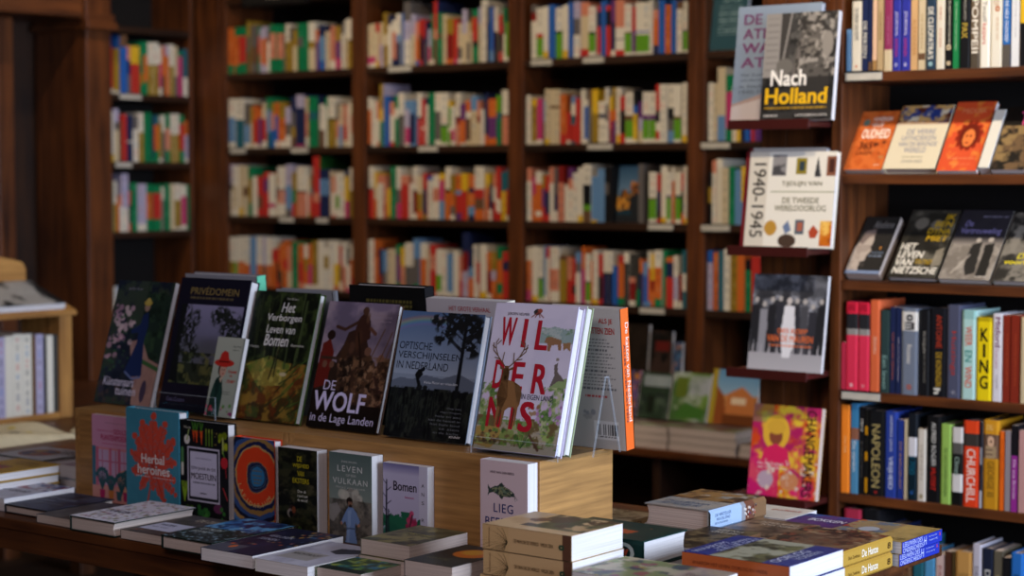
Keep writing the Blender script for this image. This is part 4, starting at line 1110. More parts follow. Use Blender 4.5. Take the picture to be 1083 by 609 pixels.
px = lambda x, y=475: hit(x, y, Z=ZC)[0]
XA, XB_, XC, XD = -3.80, -3.565, -3.555, -3.31
counter_stack(-3.81, -3.575, 3, .026, 5.455, ['5a6a50', '6a6258', '77706a'], 'grey-green flat book in the left stack on the base cabinet')
counter_stack(-3.568, -3.30, 3, .027, 5.455, ['6a6a5a', '8a8a80', '5a5550'], 'pale edged flat book in the middle stack on the base cabinet')
counter_stack(-3.29, -3.06, 2, .022, 5.46, ['8a857c', '77706a'], 'flat book in the right stack on the base cabinet')


def a_gen(cols, base='2a2620', sc=3.0, seed=4, extra=None):
    def f(w, h):
        A = Art(w, h, base, 260); A.mottle(cols, sc, seed, a=.9)
        if extra: extra(A)
        return A
    return f


def standing(label, xl, xr, yt, art, z, Y, tilt=.25, t=.014, **kw):
    a, b = hit(xl, yt, Y=Y), hit(xr, yt, Y=Y)
    h = min(solve_h(a[0], Y, z, tilt, yt), .34)
    book('face_out_book', label, 'book', b[0] - a[0], h, t, art(b[0] - a[0], h), loc=(a[0], Y, z + .001 + t * math.sin(tilt)), rot=(-tilt, 0, 0), **kw)


zt = ZC + .083
def ex_green(A): A.rect(.08, .1, .4, .5, '5a6a24').poly([(.1, .95), (.4, .6), (.9, .75), (.9, .95)], '3f6a2a').rect(.45, .05, 1, .45, '9a9ca8', .7)
def ex_orange(A): A.rect(0, 0, .12, 1, 'a08a2a').grad(.02, .45, '5a8ab0', '8aa8c0', ((A.U > .12) & (A.V < .45)).astype(float)).poly([(.12, .3), (.3, .5), (.4, 1), (.12, 1)], '8a4a24').poly([(.35, .45), (.65, .3), (.95, .5), (.95, .8), (.35, .8)], 'b8703c').rect(.45, .5, .75, .62, 'd8c0a0').rect(.3, .8, 1, 1, '6a3a1c')
def ex_pale(A): A.rect(.1, .05, 1, .3, 'a8b0b8', .7).rect(.3, .5, .5, .9, '1a2018')
standing('purple and orange travel book at the left of the lower face-out tier', 657, 672, 392, a_gen(['8a5a8a', 'c07a3a', '5a4a7a'], seed=3), zt, 5.575)
standing('dark travel book with a pale top edge, lower face-out tier', 673, 705, 394, a_gen(['4a5a4a', '2a3a2a'], '222a26', 4, 5, ex_pale), zt, 5.575)
standing('green and white travel book with an olive label, lower face-out tier', 707, 746, 394, a_gen(['6a8a3a', 'a0a8a0', '3a5a2a'], '56703a', 3, 9, ex_green), zt, 5.575)
standing('yellow edged travel book with an orange building under blue sky', 748, 798, 391, a_gen(['a86a3a', 'c89058'], '8a5a34', 3, 7, ex_orange), zt, 5.585)
t = thing('display_riser', 'dark low wooden riser behind the face-out travel books', 'riser', (-3.985, 5.70, ZC + .0005))
m = MB(); m.box(0, 0, 0, .29, .12, .2, mat='dark_mahogany_x'); m.build('riser_box', t, bevel=.003)
zr = ZC + .2015
standing('dark brown landscape book in the upper face-out tier', 650, 684, 342, a_gen(['3a2c20', '241c16'], '1c1611', 3, 2), zr, 5.712, .1)
standing('black book with a dark red band in the upper face-out tier', 687, 709, 350, a_gen(['1c1a1a', '3a2a24'], '14120f', 3, 6, lambda A: A.rect(.2, .2, .9, .4, '5a1c18')), zr, 5.712, .1)
standing('blue and orange book in the upper face-out tier', 710, 720, 362, a_gen(['5a8ab0', 'a86a4a', '3a4a6a'], '2a3a4a', 3, 8), zr, 5.712, .1)
# a few spines inside the cabinet
for i, (xx, c, hh, l) in enumerate(((-3.40, 'y', .25, 'mustard spine inside the dark base cabinet'), (-3.30, 'V', .24, 'purple spine inside the dark base cabinet'), (-3.36, 'N', .22, 'navy spine between mustard and purple in the base cabinet'))):
    spine_book('hardcover_book', l, 'book', None, .03, hh, .17, c + '100', None, (xx, 5.52, .2258), 0)


# ------------------------------------------------------------------ the display table and its step
ZT = .755
t = thing('display_table', 'long reddish brown wooden table carrying all the new books', 'table', (-4.42, 2.785, 0))
TL, TD = 2.62, 1.075
m = MB(); m.box(0, 0, ZT - .026, TL, TD, ZT - .0005, mat='table_wood_x'); m.build('tabletop', t, bevel=.003)
m = MB(); m.box(.02, .003, ZT - .075, 1.557, .03, ZT - .0265, mat='table_wood_x'); m.build('apron', t, bevel=.001)
m = MB(); m.box(1.561, .003, ZT - .075, TL - .08, .03, ZT - .0265, mat='table_wood_x'); m.build('apron', t, bevel=.001)
m = MB(); m.box(TL - .1, .031, ZT - .075, TL - .08, TD - .031, ZT - .0265, mat='table_wood_y'); m.build('apron', t, bevel=.001)
m = MB(); m.box(.02, TD - .03, ZT - .075, TL - .08, TD - .006, ZT - .0265, mat='table_wood_x'); m.build('apron', t, bevel=.001)
for x in (.05, 1.53, TL - .19):
    for y in (.04, TD - .11):
        m = MB(); m.box(x, y, 0, x + .07, y + .07, ZT - .0265, mat='table_wood_z'); m.build('leg', t, bevel=.004)
m = MB(); m.box(.03, .1, .34, TL - .03, TD - .1, .36, mat='dark_mahogany_x'); m.build('lower_shelf', t, bevel=.002)
for i, (x, c, ll) in enumerate(((-4.22, 'y', 'mustard flat book on the dark shelf under the table'), (-3.93, 'S', 'light blue flat book on the dark shelf under the table'), (-3.62, 'D', 'grey flat book on the dark shelf under the table'), (-3.3, 'r', 'dark red flat book on the dark shelf under the table'))):
    A = Art(.2, .26, c, 60); loc, rot = lay(x, 2.9, .3605, 0, .2, .26, .05); book('flat_book', ll, 'book', .2, .26, .05, A, hard=True, loc=loc, rot=rot, cream=True)

PX0, PXS, PX1, PY0, PY1, ZP = -3.832, -3.0705, -2.343, 3.099, 3.362, .980
for a, b, l in ((PX0, PXS - .001, 'oak step block at the left, under the garden and forest books'), (PXS + .001, PX1, 'oak step block at the right, under the wolf and deer books')):
    t = thing('display_step', l, 'display step', (a, PY0, ZT), group=None)
    m = MB(); m.box(.0182, 0, .0005, b - a - .0182, .018, ZP - ZT, mat='oak_x'); m.build('front_panel', t, bevel=.001)
    m = MB(); m.box(.0182, .0182, ZP - ZT - .018, b - a - .0182, PY1 - PY0, ZP - ZT, mat='oak_x'); m.build('top_board', t, bevel=.0015)
    for x in (0, b - a - .018):
        m = MB(); m.box(x, 0, .0005, x + .018, PY1 - PY0, ZP - ZT, mat='oak_y'); m.build('end_panel', t, bevel=.001)


# ------------------------------------------------------------------ covers of the leaning books on the step
def a_garden(w, h):
    A = Art(w, h, '252c3c')
    A.mottle(['2f4436', '1c2433', '39453a'], 6, 5, a=.9)
    A.rect(.55, .1, 1, .62, '24382e', .85).mottle(['35503a', '1b2a22'], 11, 9, (.5, .65), m=((A.U > .55) & (A.V < .64)).astype(float))
    A.poly([(.42, .5), (.62, .46), (.8, .62), (1.0, .66), (1, 1), (.66, 1), (.62, .85)], 'a5847c').mottle(['b89488', '8a6c6a'], 9, 4, (.5, .7), m=A.polym([(.42, .5), (.62, .46), (.8, .62), (1.0, .66), (1, 1), (.66, 1), (.62, .85)]), a=.6)
    A.line([(.62, .63), (1, .7)], .025, '3f6a3f')
    A.dabs(34, (.06, .2, .42, .5), .045, ['b79aa8', 'c8b0b8', 'a07c94', 'd0bcc0'], 12, .9).dabs(14, (.03, .42, .25, .66), .045, ['b08a9c', 'c8a8b4'], 5, .9)
    A.dabs(60, (.02, .25, .45, .75), .03, ['2f4a38', '28384a', '3a5a44'], 8, .6)
    A.dabs(30, (.05, .75, .6, .98), .05, ['3a3a4a', '4a4040', '2a3038'], 3)
    # a visitor in a blue dress with a straw hat
    A.poly([(.56, .27), (.64, .25), (.68, .36), (.66, .48), (.74, .76), (.5, .78), (.42, .74), (.54, .5), (.53, .38)], '20305c')
    A.poly([(.54, .35), (.4, .4), (.41, .43), (.56, .41)], '20305c').ell(.6, .21, .045, .035, 'a08478').ell(.6, .175, .07, .025, 'b5a04a').ell(.6, .16, .04, .025, 'c0ae5a')
    A.line([(.44, .74), (.58, .79), (.72, .77)], .012, '6a7aa8').ell(.82, .88, .05, .09, '4a4058')
    A.T('Jardins & co', .2, .055, .45, .08, '8d8aa0')
    return A.T('Künstenaars', .1, .785, .64, .855, 'd2d0e6', .012).T('tuinen', .34, .86, .7, .925, 'd2d0e6', .012)


def a_prive(w, h):
    A = Art(w, h, '171624')
    k = (A.U > .08) & (A.U < .97) & (A.V > .2) & (A.V < .8); kf = k.astype(float)
    A.grad(.2, .62, '8480a0', '55566a', kf * (A.V < .62)).put(kf * (A.V >= .6), '2c3328')
    A.put(kf * np.clip((A.V + .08 * (A.n(4, seed=9) - .5) - .42) * 9, 0, 1) * (A.V < .64), '5b5f6a')
    for s, (u, v, ru, rv) in enumerate(((.14, .3, .13, .13), (.24, .4, .14, .13), (.12, .5, .12, .16), (.32, .3, .08, .07), (.72, .3, .24, .08), (.85, .38, .2, .14), (.9, .5, .14, .14), (.66, .26, .16, .06), (.3, .54, .14, .06))):
        q = np.clip((1 - ((A.U - u) / ru) ** 2 - ((A.V - v) / rv) ** 2) * 1.5, 0, 1) * (A.n(34, seed=s + 3) > .45)
        A.put(q * kf, '1f2320')
    A.mottle(['4d5a3a', '1a2018', '6a6a3e'], 12, 6, (.5, .62), m=kf * (A.V > .56), a=.8)
    A.poly([(.08, .78), (.08, .2), (.16, .2), (.14, .5), (.2, .8)], '16191a')
    A.rect(0, .8, 1, 1, '1a1826').T('PRIVÉDOMEIN', .17, .06, .86, .125, '8a7644', -.004).tiny(.18, .8, .145, .014, '6d6040').T('Cees Couters', .1, .905, .36, .935, '77739a', 0, .2)
    return A


def a_bomen(w, h):
    A = Art(w, h, '14180f')
    A.mottle(['24301a', '33401f', '0e120c'], 7, 4, a=.9)
    A.grad(.6, 1, '4a3f1a', '33200f')
    A.mottle(['7a5a1e', '5a2c14', '36441c', '8a6a2a'], 8, 6, (.5, .64), m=(A.V > .55).astype(float), a=.85)
    A.poly([(.05, .58), (.4, .5), (.75, .56), (.7, .72), (.3, .74)], '8a8038', .75).mottle(['a89a4a', '5a6a2a'], 12, 2, (.52, .64), m=A.polym([(.05, .58), (.4, .5), (.75, .56), (.7, .72), (.3, .74)]))
    r = random.Random(5)
    for i in range(20):
        u = r.random(); A.line([(u, r.uniform(0, .15)), (u + r.uniform(-.06, .06), r.uniform(.45, .6))], r.uniform(.006, .016), r.choice(['3d4a2a', '0d100a', '2c341e', '555a35']), .85)
    for i in range(14):
        u = r.uniform(.45, 1); v = r.uniform(.62, .95); A.line([(u, v), (u + .25, v - r.uniform(.05, .2))], .008, r.choice(['1a2a12', '3f5a22', '26331a']), .8)
    A.line([(.5, .5), (.45, .68)], .009, '17160f').line([(.52, .49), (.52, .66)], .007, '17160f').ell(.52, .47, .012, .02, '2a2418').ell(.66, .635, .055, .016, 'b8ac88')
    A.T('Theun Bakkens', .5, .045, .68, .062, 'b5b5ac')
    A.T('Het', .45, .085, .66, .16, 'd9d8d6', .015, .15).T('Verborgen', .25, .175, .79, .245, 'd9d8d6', .015, .1).T('Leven van', .27, .262, .72, .325, 'd9d8d6', .012, .1).T('Bomen', .27, .335, .65, .425, 'd9d8d6', .018, .15)
    return A.T('Paul Hermans', .02, .425, .2, .445, 'c9c8bf').T('Illustraties', .7, .40, .9, .42, 'c9c8bf')


def a_wolf(w, h):
    A = Art(w, h, '2a1d17')
    A.grad(0, .5, '75687f', '7d6f7c').mottle(['9a8a95', '5d5468'], 4, 8, (.45, .65), m=(A.V < .5).astype(float), a=.8)
    A.rect(0, .5, 1, 1, '211712').poly([(0, .5), (.15, .46), (.35, .5), (.6, .42), (.8, .5), (1, .42), (1, .7), (0, .7)], '2c1f18')
    # a rider on a rearing horse, huntsmen with spears around
    A.poly([(.36, .24), (.5, .2), (.62, .26), (.72, .42), (.78, .7), (.5, .86), (.4, .74), (.5, .5), (.34, .44), (.28, .5), (.24, .44), (.32, .34)], '33211a')
    A.poly([(.46, .14), (.55, .06), (.64, .14), (.68, .28), (.5, .34), (.44, .24)], '3a231b').ell(.55, .065, .045, .035, '4a3226').line([(.46, .16), (.3, .22), (.18, .2)], .018, '3f281f').line([(.66, .2), (.74, .24)], .02, '5a3a2c')
    A.poly([(.02, .34), (.12, .3), (.2, .4), (.18, .66), (.0, .7)], '5f1d17').ell(.12, .27, .06, .04, '241712').line([(.04, .45), (.35, .45)], .015, '3a281f')
    for x in (.1, .2, .32): A.ell(x, .5, .035, .03, '6a4a3a')
    A.poly([(.55, .46), (.72, .4), (.84, .5), (.86, .7), (.6, .78)], '4a3424').ell(.68, .38, .05, .035, '6a4a3a').poly([(.8, .5), (.94, .46), (1, .6), (.98, .8), (.8, .8)], '3a2620').ell(.88, .43, .045, .035, '7a5646')
    A.line([(.84, .5), (.97, .22)], .007, '5a4230').line([(.74, .42), (.86, .2)], .007, '5a4230').line([(.93, .46), (1, .3)], .007, '5a4230')
    A.mottle(['5a3e2a', '15100d', '6f5138'], 9, 3, (.52, .66), m=((A.V > .42) & (A.U > .3)).astype(float), a=.7)
    A.ell(.52, .3, .06, .1, '4a2f20', .8, .7).ell(.44, .36, .05, .06, '54382a', .8, .6).poly([(.34, .3), (.3, .4), (.33, .47), (.38, .44), (.42, .34)], '3d281c').ell(.6, .12, .03, .05, '5f4432', .7, .6).mottle(['7a5a40', '18100c', '94745a', '3a281e'], 17, 31, (.55, .63), m=((A.V > .45) & (A.V < .86) & (A.U > .3)).astype(float), a=.75).line([(.5, .24), (.62, .5)], .012, '241610')
    A.rect(0, .7, .45, 1, '17110f', .75).grad(.8, 1, '1c1411', '120d0b')
    A.T('NATUUR EN CULTUUR', .68, .1, .93, .12, '9a8da0').T('uitgave', .76, .135, .93, .15, '9a8da0')
    return A.T('DE', .15, .625, .32, .7, 'c9c3e6', 0).T('WOLF', .04, .71, .78, .865, 'c9c3e6', .028).T('in de Lage Landen', .04, .885, .94, .97, 'c9c3e6', .004)


def a_optisch(w, h):
    A = Art(w, h, '5b7ba8')
    A.grad(0, .62, '4f688f', 'a3b0c0')
    d = np.hypot(A.U - .35, (A.V - .95) * A.asp)
    for i, c in enumerate(('8a6aa8', '5a8ac8', '6ab08a', 'c8b86a', 'b8705a')):
        A.put(np.exp(-((d - 1.02 - i * .018) / .012) ** 2) * (A.V < .35) * (A.U < .55), c, .35)
    A.rect(0, .5, 1, .64, '7d8ca0', .8).poly([(0, .56), (.1, .53), (.25, .54), (.4, .5), (.6, .52), (.8, .47), (1, .53), (1, .62), (0, .62)], '5f6a7c')
    A.rect(0, .615, 1, 1, '16191b').mottle(['2a2f2a', '0e1012'], 22, 4, (.5, .62), m=(A.V > .6).astype(float), sv=14)
    r = random.Random(2)
    for i in range(120):
        u = r.random(); A.line([(u, .64 + r.uniform(0, .3)), (u + r.uniform(-.02, .02), .6 + r.uniform(0, .3))], .004, r.choice(['2c332c', '0d0f10']), .8)
    A.line([(.8, .65), (.8, .1), (.78, 0)], .022, '15171b', wd1=.014)
    for i in range(12):
        v = r.uniform(.02, .3); A.line([(.8, v + .08), (.8 + r.choice((-1, 1)) * r.uniform(.15, .35), v - .05)], .006, '15171b')
    for s, (u, v, ru, rv) in enumerate(((.62, .1, .22, .1), (.85, .12, .22, .13), (.55, .2, .13, .07), (.9, .26, .14, .1), (.72, .04, .25, .07), (.45, .06, .1, .05))):
        q = np.clip((1 - ((A.U - u) / ru) ** 2 - ((A.V - v) / rv) ** 2) * 2, 0, 1) * (A.n(24, seed=s + 30) > .48)
        A.put(q, '1a1d20')
    A.poly([(.27, .5), (.31, .455), (.35, .46), (.37, .5), (.33, .53), (.36, .57), (.33, .6), (.3, .55)], '121416').ell(.365, .455, .022, .018, '121416').ell(.35, .6, .035, .025, '121416', .9).ell(.42, .6, .03, .022, '121416', .9)
    A.T('OPTISCHE', .03, .245, .43, .305, '1b2230', .003).T('VERSCHIJNSELEN', .03, .322, .8, .392, '1b2230', .003).T('IN NEDERLAND', .03, .4, .66, .46, '1b2230', .003)
    A.T('Kees Floor en vrienden', .4, .545, .8, .565, 'c9d2dc')
    for i, (a, s) in enumerate(((.72, 'Over licht,'), (.65, 'regenbogen,'), (.6, 'halo en zon'), (.52, 'aan de hemel in'), (.55, 'het hele land'), (.66, 'te zien'), (.6, 'in de lucht'))):
        A.T(s, a, .735 + i * .032, .9, .752 + i * .032, '70777f')
    return A.T('KNNV', .8, .95, .93, .968, 'd8dade', .01)


def a_wildernis(w, h):
    A = Art(w, h, 'cfc9dc', 620)
    A.mottle(['d9d4e2', 'c4bfd4'], 3, 2, a=.5)
    # meadow bands
    A.poly([(0, .62), (.12, .52), (.2, .6), (.3, .7), (.3, .8), (0, .82)], '8fa06a').poly([(.72, .66), (.85, .5), (1, .48), (1, .9), (.7, .86)], '8aa06c')
    A.rect(0, .79, 1, .87, '7f9860').poly([(0, .84), (.3, .8), (.7, .83), (1, .8), (1, 1), (0, 1)], 'a39a86')
    A.poly([(.0, .85), (.25, .82), (.35, .9), (.2, .99), (0, .97)], 'a08448')
    A.mottle(['5f7a3f', 'b0b88a', '4a6a3a', 'c8b8d0'], 14, 5, (.54, .66), m=((A.V > .55) & ((A.U < .26) | (A.U > .74)) & (A.V < .84)).astype(float))
    A.mottle(['5a7a3a', '93a860', '6a5a3a'], 12, 15, (.55, .66), m=((A.V > .77) & (A.V < .96)).astype(float))
    A.dabs(26, (.7, .62, .98, .8), .022, ['a878b0', 'b890c0', '6a8a4a'], 3)
    A.dabs(14, (.08, .87, .26, .95), .026, ['4a3a2c', '6a4a30'], 8, .7).dabs(20, (.32, .86, .55, .97), .028, ['3f5a2a', '6a8a3a', '7a8a4a'], 6)
    r = random.Random(8)
    for i in range(24):
        u = r.uniform(.48, .66); A.line([(.57, .97), (u, r.uniform(.85, .92))], .004, r.choice(['4a6a30', '7a9a50', '35502a']))
    A.line([(.66, .88), (.78, .97)], .014, '5a4032')
    # upper right: grey green marsh with wolves, birds below, bee on top
    A.poly([(.6, .18), (.75, .14), (1, .17), (1, .25), (.6, .26)], '8ea2a0').mottle(['6a8a6a', 'a8b4b0'], 16, 4, (.5, .6), m=((A.U > .6) & (A.V > .15) & (A.V < .22)).astype(float))
    A.poly([(.67, .22), (.72, .21), (.8, .22), (.86, .23), (.87, .3), (.84, .3), (.82, .26), (.75, .27), (.74, .31), (.71, .31), (.7, .26), (.66, .25)], '8f6a4c').poly([(.88, .25), (.97, .24), (.98, .3), (.95, .29), (.93, .28), (.9, .3)], '93704f')
    A.poly([(.82, .4), (.86, .38), (.87, .44), (.97, .5), (.9, .5), (.84, .53), (.8, .55), (.84, .47)], '6a605c').ell(.85, .36, .02, .012, '8a8078')
    A.ell(.52, .05, .045, .022, '33302f').ell(.55, .04, .03, .015, '9a4a3c')
    for q in (-.05, -.02, .02, .05): A.line([(.53, .05), (.53 + q * 1.4, .085)], .005, '7a3a34')
    A.dabs(8, (.6, .68, .72, .74), .02, ['8a6a4a', '9a7a58'], 2)
    # letters behind the stag
    L = 'a81c2c'
    A.T('JEROEN HELMER', .16, .06, .43, .085, '4a4a5a', .01)
    for t_, u0, u1, v0, v1 in (('W', .115, .295, .095, .29), ('I', .38, .43, .1, .295), ('L', .55, .7, .105, .305),
                              ('D', .11, .235, .39, .585), ('E', .335, .48, .395, .59), ('R', .59, .765, .4, .6),
                              ('N', .105, .285, .645, .845), ('I', .39, .44, .65, .85), ('S', .5, .67, .655, .86)):
        A.T(t_, u0, v0, u1, v1, L, .035)
    A.T('IN EIGEN LAND', .49, .607, .87, .642, '3a4058', .012)
    # the stag, drawn as printed shapes over the letters
    B_, D_, H_, L_ = '86603c', '5c4027', '6f5033', '9a7650'
    A.shapes = [
        ([(.2, .545), (.28, .525), (.4, .54), (.5, .565), (.545, .62), (.54, .7), (.52, .73), (.515, .86), (.497, .87), (.485, .75), (.45, .73), (.38, .735), (.33, .76), (.315, .88), (.295, .885), (.285, .76), (.25, .74), (.225, .88), (.2, .89), (.2, .73), (.17, .65)], B_),
        ([(.4, .54), (.5, .565), (.545, .62), (.54, .7), (.49, .69), (.44, .6)], L_),
        ([(.18, .66), (.2, .52), (.21, .45), (.27, .44), (.31, .47), (.31, .55), (.34, .65), (.28, .75), (.21, .73)], D_),
        ([(.46, .73), (.485, .75), (.47, .88), (.452, .88)], D_), ([(.25, .74), (.285, .76), (.262, .87), (.243, .87)], D_),
        ([(.215, .46), (.235, .425), (.28, .425), (.305, .46), (.285, .5), (.275, .535), (.245, .535), (.235, .5)], H_),
        ([(.245, .5), (.275, .5), (.27, .535), (.25, .535)], '2c2019'),
        ([(.15, .425), (.215, .445), (.22, .46), (.16, .45)], H_), ([(.365, .425), (.3, .445), (.295, .46), (.355, .45)], H_)]
    A.shapes = [([(.26 + (u - .26) * .8, .45 + (v - .45) * .9) for u, v in p], k_) for p, k_ in A.shapes]
    for sgn in (-1, 1):
        c = .26
        def q(u, v): return (c + sgn * u, v + .005)
        for pts in ([(.02, .43), (.07, .4), (.13, .36), (.17, .31), (.18, .27), (.155, .24)], [(.13, .36), (.2, .32), (.21, .27)], [(.07, .4), (.06, .33)], [(.1, .38), (.17, .37)], [(.165, .31), (.22, .29)], [(.165, .28), (.12, .25)]):
            A.shapes.append(('line', [q(*p) for p in pts], .011, '6a5238'))
    return A.T('uitgeverij', .74, .855, .86, .868, '6a6878')


def add_shapes(root, A, w, h, off=.0007):
    """printed silhouettes that lie over the lettering of a cover"""
    m = MB()
    for s in A.shapes:
        if s[0] == 'line':
            _, pts, wd, col = s
            for (a, b), (c, d) in zip(pts, pts[1:]):
                dx, dy = (c - a) * w, (d - b) * h; L = math.hypot(dx, dy) + 1e-9
                nx, ny = -dy / L * wd * w / 2, dx / L * wd * w / 2
                P = [(a * w + nx, b * h + ny), (c * w + nx, d * h + ny), (c * w - nx, d * h - ny), (a * w - nx, b * h - ny)]
                m.add([(x, -off, h - y) for x, y in P], [[0, 1, 2, 3]], pc(col), 'glossy_cover')
        else:
            pts, col = s
            from mathutils.geometry import tessellate_polygon
            tri = tessellate_polygon([[Vector((x, y, 0)) for x, y in pts]])
            m.add([(x * w, -off, h * (1 - y)) for x, y in pts], [list(f) for f in tri], pc(col), 'glossy_cover')
    m.build('printed_animal', root.children[0], recalc=False)


def step_book(label, tl, tr, br, bl, Y, tilt, t, art, hard=True, **kw):
    z = ZP + kw.pop('up', .0006) + t * math.sin(tilt)
    a, b = hit(*bl, Y=Y), hit(*br, Y=Y)
    h = solve_h(a[0], Y, z, tilt, (tl[1]))
    w = b[0] - a[0]
    A = art(w, h)
    r = book('leaning_book', label, 'book', w, h, t, A, hard=hard, loc=(a[0], Y, z), rot=(-tilt, 0, 0), **kw)
    if hasattr(A, 'shapes'): add_shapes(r, A, w, h)
    return r, w, h


step_book('dark garden picture book with a woman in blue, leftmost leaning book on the step', (126, 296), (189, 299), (158, 429), (99, 423), 3.19, .29, .014, a_garden, False, spine='N100')
step_book('dark navy book with thin gold title leaning in a clear stand', (193, 293), (266, 300), (240, 441), (167, 432), 3.165, .26, .03, a_prive, True, up=.0032, spine='N100', cover='171624')
step_book('forest picture book with white handwritten title about trees', (282, 307), (350, 316), (312, 447), (245, 440), 3.175, .29, .02, a_bomen, True, spine='K100')
step_book('hunting scene book titled DE WOLF leaning on the step', (357, 318), (429, 322), (397, 459), (323, 448), 3.175, .29, .016, a_wolf, True, spine='K100')
step_book('blue dusk cover with a cyclist and tree, titled OPTISCHE VERSCHIJNSELEN', (429, 328), (510, 336), (492, 470), (405, 459), 3.165, .25, .024, a_optisch, True, spine='K100')
rF, wF, hF = step_book('white book with stag and red letters WILDERNIS, front copy of its stand', (526, 320), (612, 328), (587, 486), (500, 474), 3.118, .265, .024, a_wildernis, True, up=.0032, spine='L100', cover='c4bfd4')
for k, l in [(1, 'second white copy tucked behind the WILDERNIS book with the stag')]:
    A = Art(wF, hF, 'c6c1d2', 120)
    o = rF.location
    y = .0252 / math.cos(.265) * k
    book('leaning_book', l, 'book', wF, hF, .024, A, hard=True, spine='L100', cover='9aa884', loc=(o.x + .004 * k, o.y + y, o.z), rot=(-.265, 0, 0))

# the small booklet with the red hat
def a_hat(w, h):
    A = Art(w, h, '9fa596')
    A.grad(0, 1, 'a5aa9c', '8d9488').rect(.93, .0, 1, 1, '8a9088')
    A.poly([(.06, 1), (.1, .68), (.18, .54), (.32, .48), (.42, .54), (.5, .68), (.52, 1)], '1f3a33').poly([(.18, .56), (.34, .5), (.36, .7), (.26, .78)], '162a26').poly([(.3, .52), (.42, .5), (.38, .58)], 'b5a08a')
    A.ell(.36, .4, .15, .1, '2a1c17').ell(.39, .42, .12, .085, 'b58f7c').ell(.43, .41, .018, .008, '2a1c17').ell(.36, .41, .018, .008, '2a1c17').ell(.41, .46, .03, .008, '9a3a34').ell(.39, .325, .36, .05, 'b02a22').poly([(.18, .32), (.24, .2), (.34, .17), (.48, .19), (.58, .32)], 'b02a22').line([(.2, .31), (.57, .31)], .022, '5a1512')
    A.dabs(8, (.0, .88, .25, .98), .05, ['c03a4a', 'd0607a'], 3).dabs(8, (.55, .82, .95, .98), .05, ['c0586a', '7a2a5a', '4a7a3a'], 4)
    A.T('Vrouwen', .58, .4, .9, .45, 'b03a34', .012).T('op', .66, .47, .76, .5, 'b03a34', .01).T('vlogen', .6, .52, .9, .57, 'b03a34', .012).tiny(.55, .85, .56, .014, 'b03a34')
    A.T('Elly de Waard', .62, .1, .9, .13, '33403a').tiny(.62, .88, .15, .012, '33403a')
    return A.tiny(.5, .78, .68, .012, '33403a').tiny(.5, .78, .71, .012, '33403a')


z0 = ZP + .0035
a_, b_ = hit(217, 440, Y=3.148), hit(246, 443, Y=3.148)
A = a_hat(b_[0] - a_[0], .195)
book('small_booklet', 'small pale booklet with a woman in a red hat, before the navy book', 'booklet', b_[0] - a_[0], .195, .012, A, spine='D100', loc=(a_[0], 3.144, z0 + .006), rot=(-.26, 0, 0), cover='8a9088')


def acrylic_stand(label, x0, x1, y, tilt, lip, depth, back_h):
    """clear L-shaped easel: base, front lip and a sloping back with a rear strut"""
    r = thing('acrylic_stand', label, 'book stand', (x0, y, ZP + .0003))
    w = x1 - x0
    m = MB(); m.box(0, 0, 0, w, depth, .0022, mat='clear_acrylic'); m.build('base_plate', r)
    m = MB(); m.box(0, -.0026, 0, w, -.0002, lip, mat='clear_acrylic'); m.box(0, -.0026, lip, w, -.0002, lip + .0016, mat='acrylic_edge'); m.box(-.0014, -.0026, 0, 0, -.0002, lip + .0016, mat='acrylic_edge'); m.box(w, -.0026, 0, w + .0014, -.0002, lip + .0016, mat='acrylic_edge'); m.build('front_lip', r)
    c, s = math.cos(tilt), math.sin(tilt)
    return r


acrylic_stand('clear acrylic book stand holding the navy book and red hat booklet', *[hit(q, 440, Y=3.14)[0] for q in (166, 229)], 3.137, .26, .055, .1, .1)
r = acrylic_stand('clear acrylic book stand holding the WILDERNIS books', hit(499, 474, Y=3.112)[0], hit(590, 486, Y=3.112)[0], 3.112, .265, .035, .18, .2)
# tall side guards of that stand rising at its right end behind the books
x = max(hit(624, 470, Y=3.25)[0], rF.location.x + wF + .028)
m = MB()
wS = x - r.location.x
m.prism([(.10, .0), (.2, .0), (.155, .165), (.145, .165)], wS, wS + .0022, 'x', mat='clear_acrylic')
for (ya, za, yb, zb) in ((.10, .0, .145, .165), (.2, .0, .155, .165)):
    m.prism([(ya - .0012, za), (ya + .0012, za), (yb + .0012, zb), (yb - .0012, zb)], wS - .0004, wS + .0026, 'x', mat='acrylic_edge')
m.box(wS - .0005, .143, .164, wS + .0026, .157, .1665, mat='acrylic_edge')
m.build('side_strut', r)


# ------------------------------------------------------------------ books on the far side of the step
def rear(label, xl, xr, ytop, t, backcol, tilt=.09, Y0=3.362, spine='D100', hard=True, back=None, stext=(), h=None, cream=False, pages=None):
    z = ZP + .0006 + t * math.sin(tilt)
    yn = Y0 - t * math.cos(tilt)                # near face, bottom
    lo, hi = .1, .45
    for _ in range(40):
        k = (lo + hi) / 2
        p = (hit(xr, ytop, Y=3.28)[0], yn - k * math.sin(tilt), ZP + k * math.cos(tilt))
        if proj(p)[1] > ytop: lo = k
        else: hi = k
    h = h or lo
    yt = yn - h * math.sin(tilt)
    a, b = hit(xl, ytop, Y=yt), hit(xr, ytop, Y=yt)
    w = b[0] - a[0]
    bA = back(w, h) if back else None
    return book('leaning_book', label, 'book', w, h, t, None, spine=spine, hard=hard, cover=backcol, back=backcol, backart=bA, loc=(b[0], Y0, z), rot=(-tilt, 0, PI), stext=stext, cream=cream)


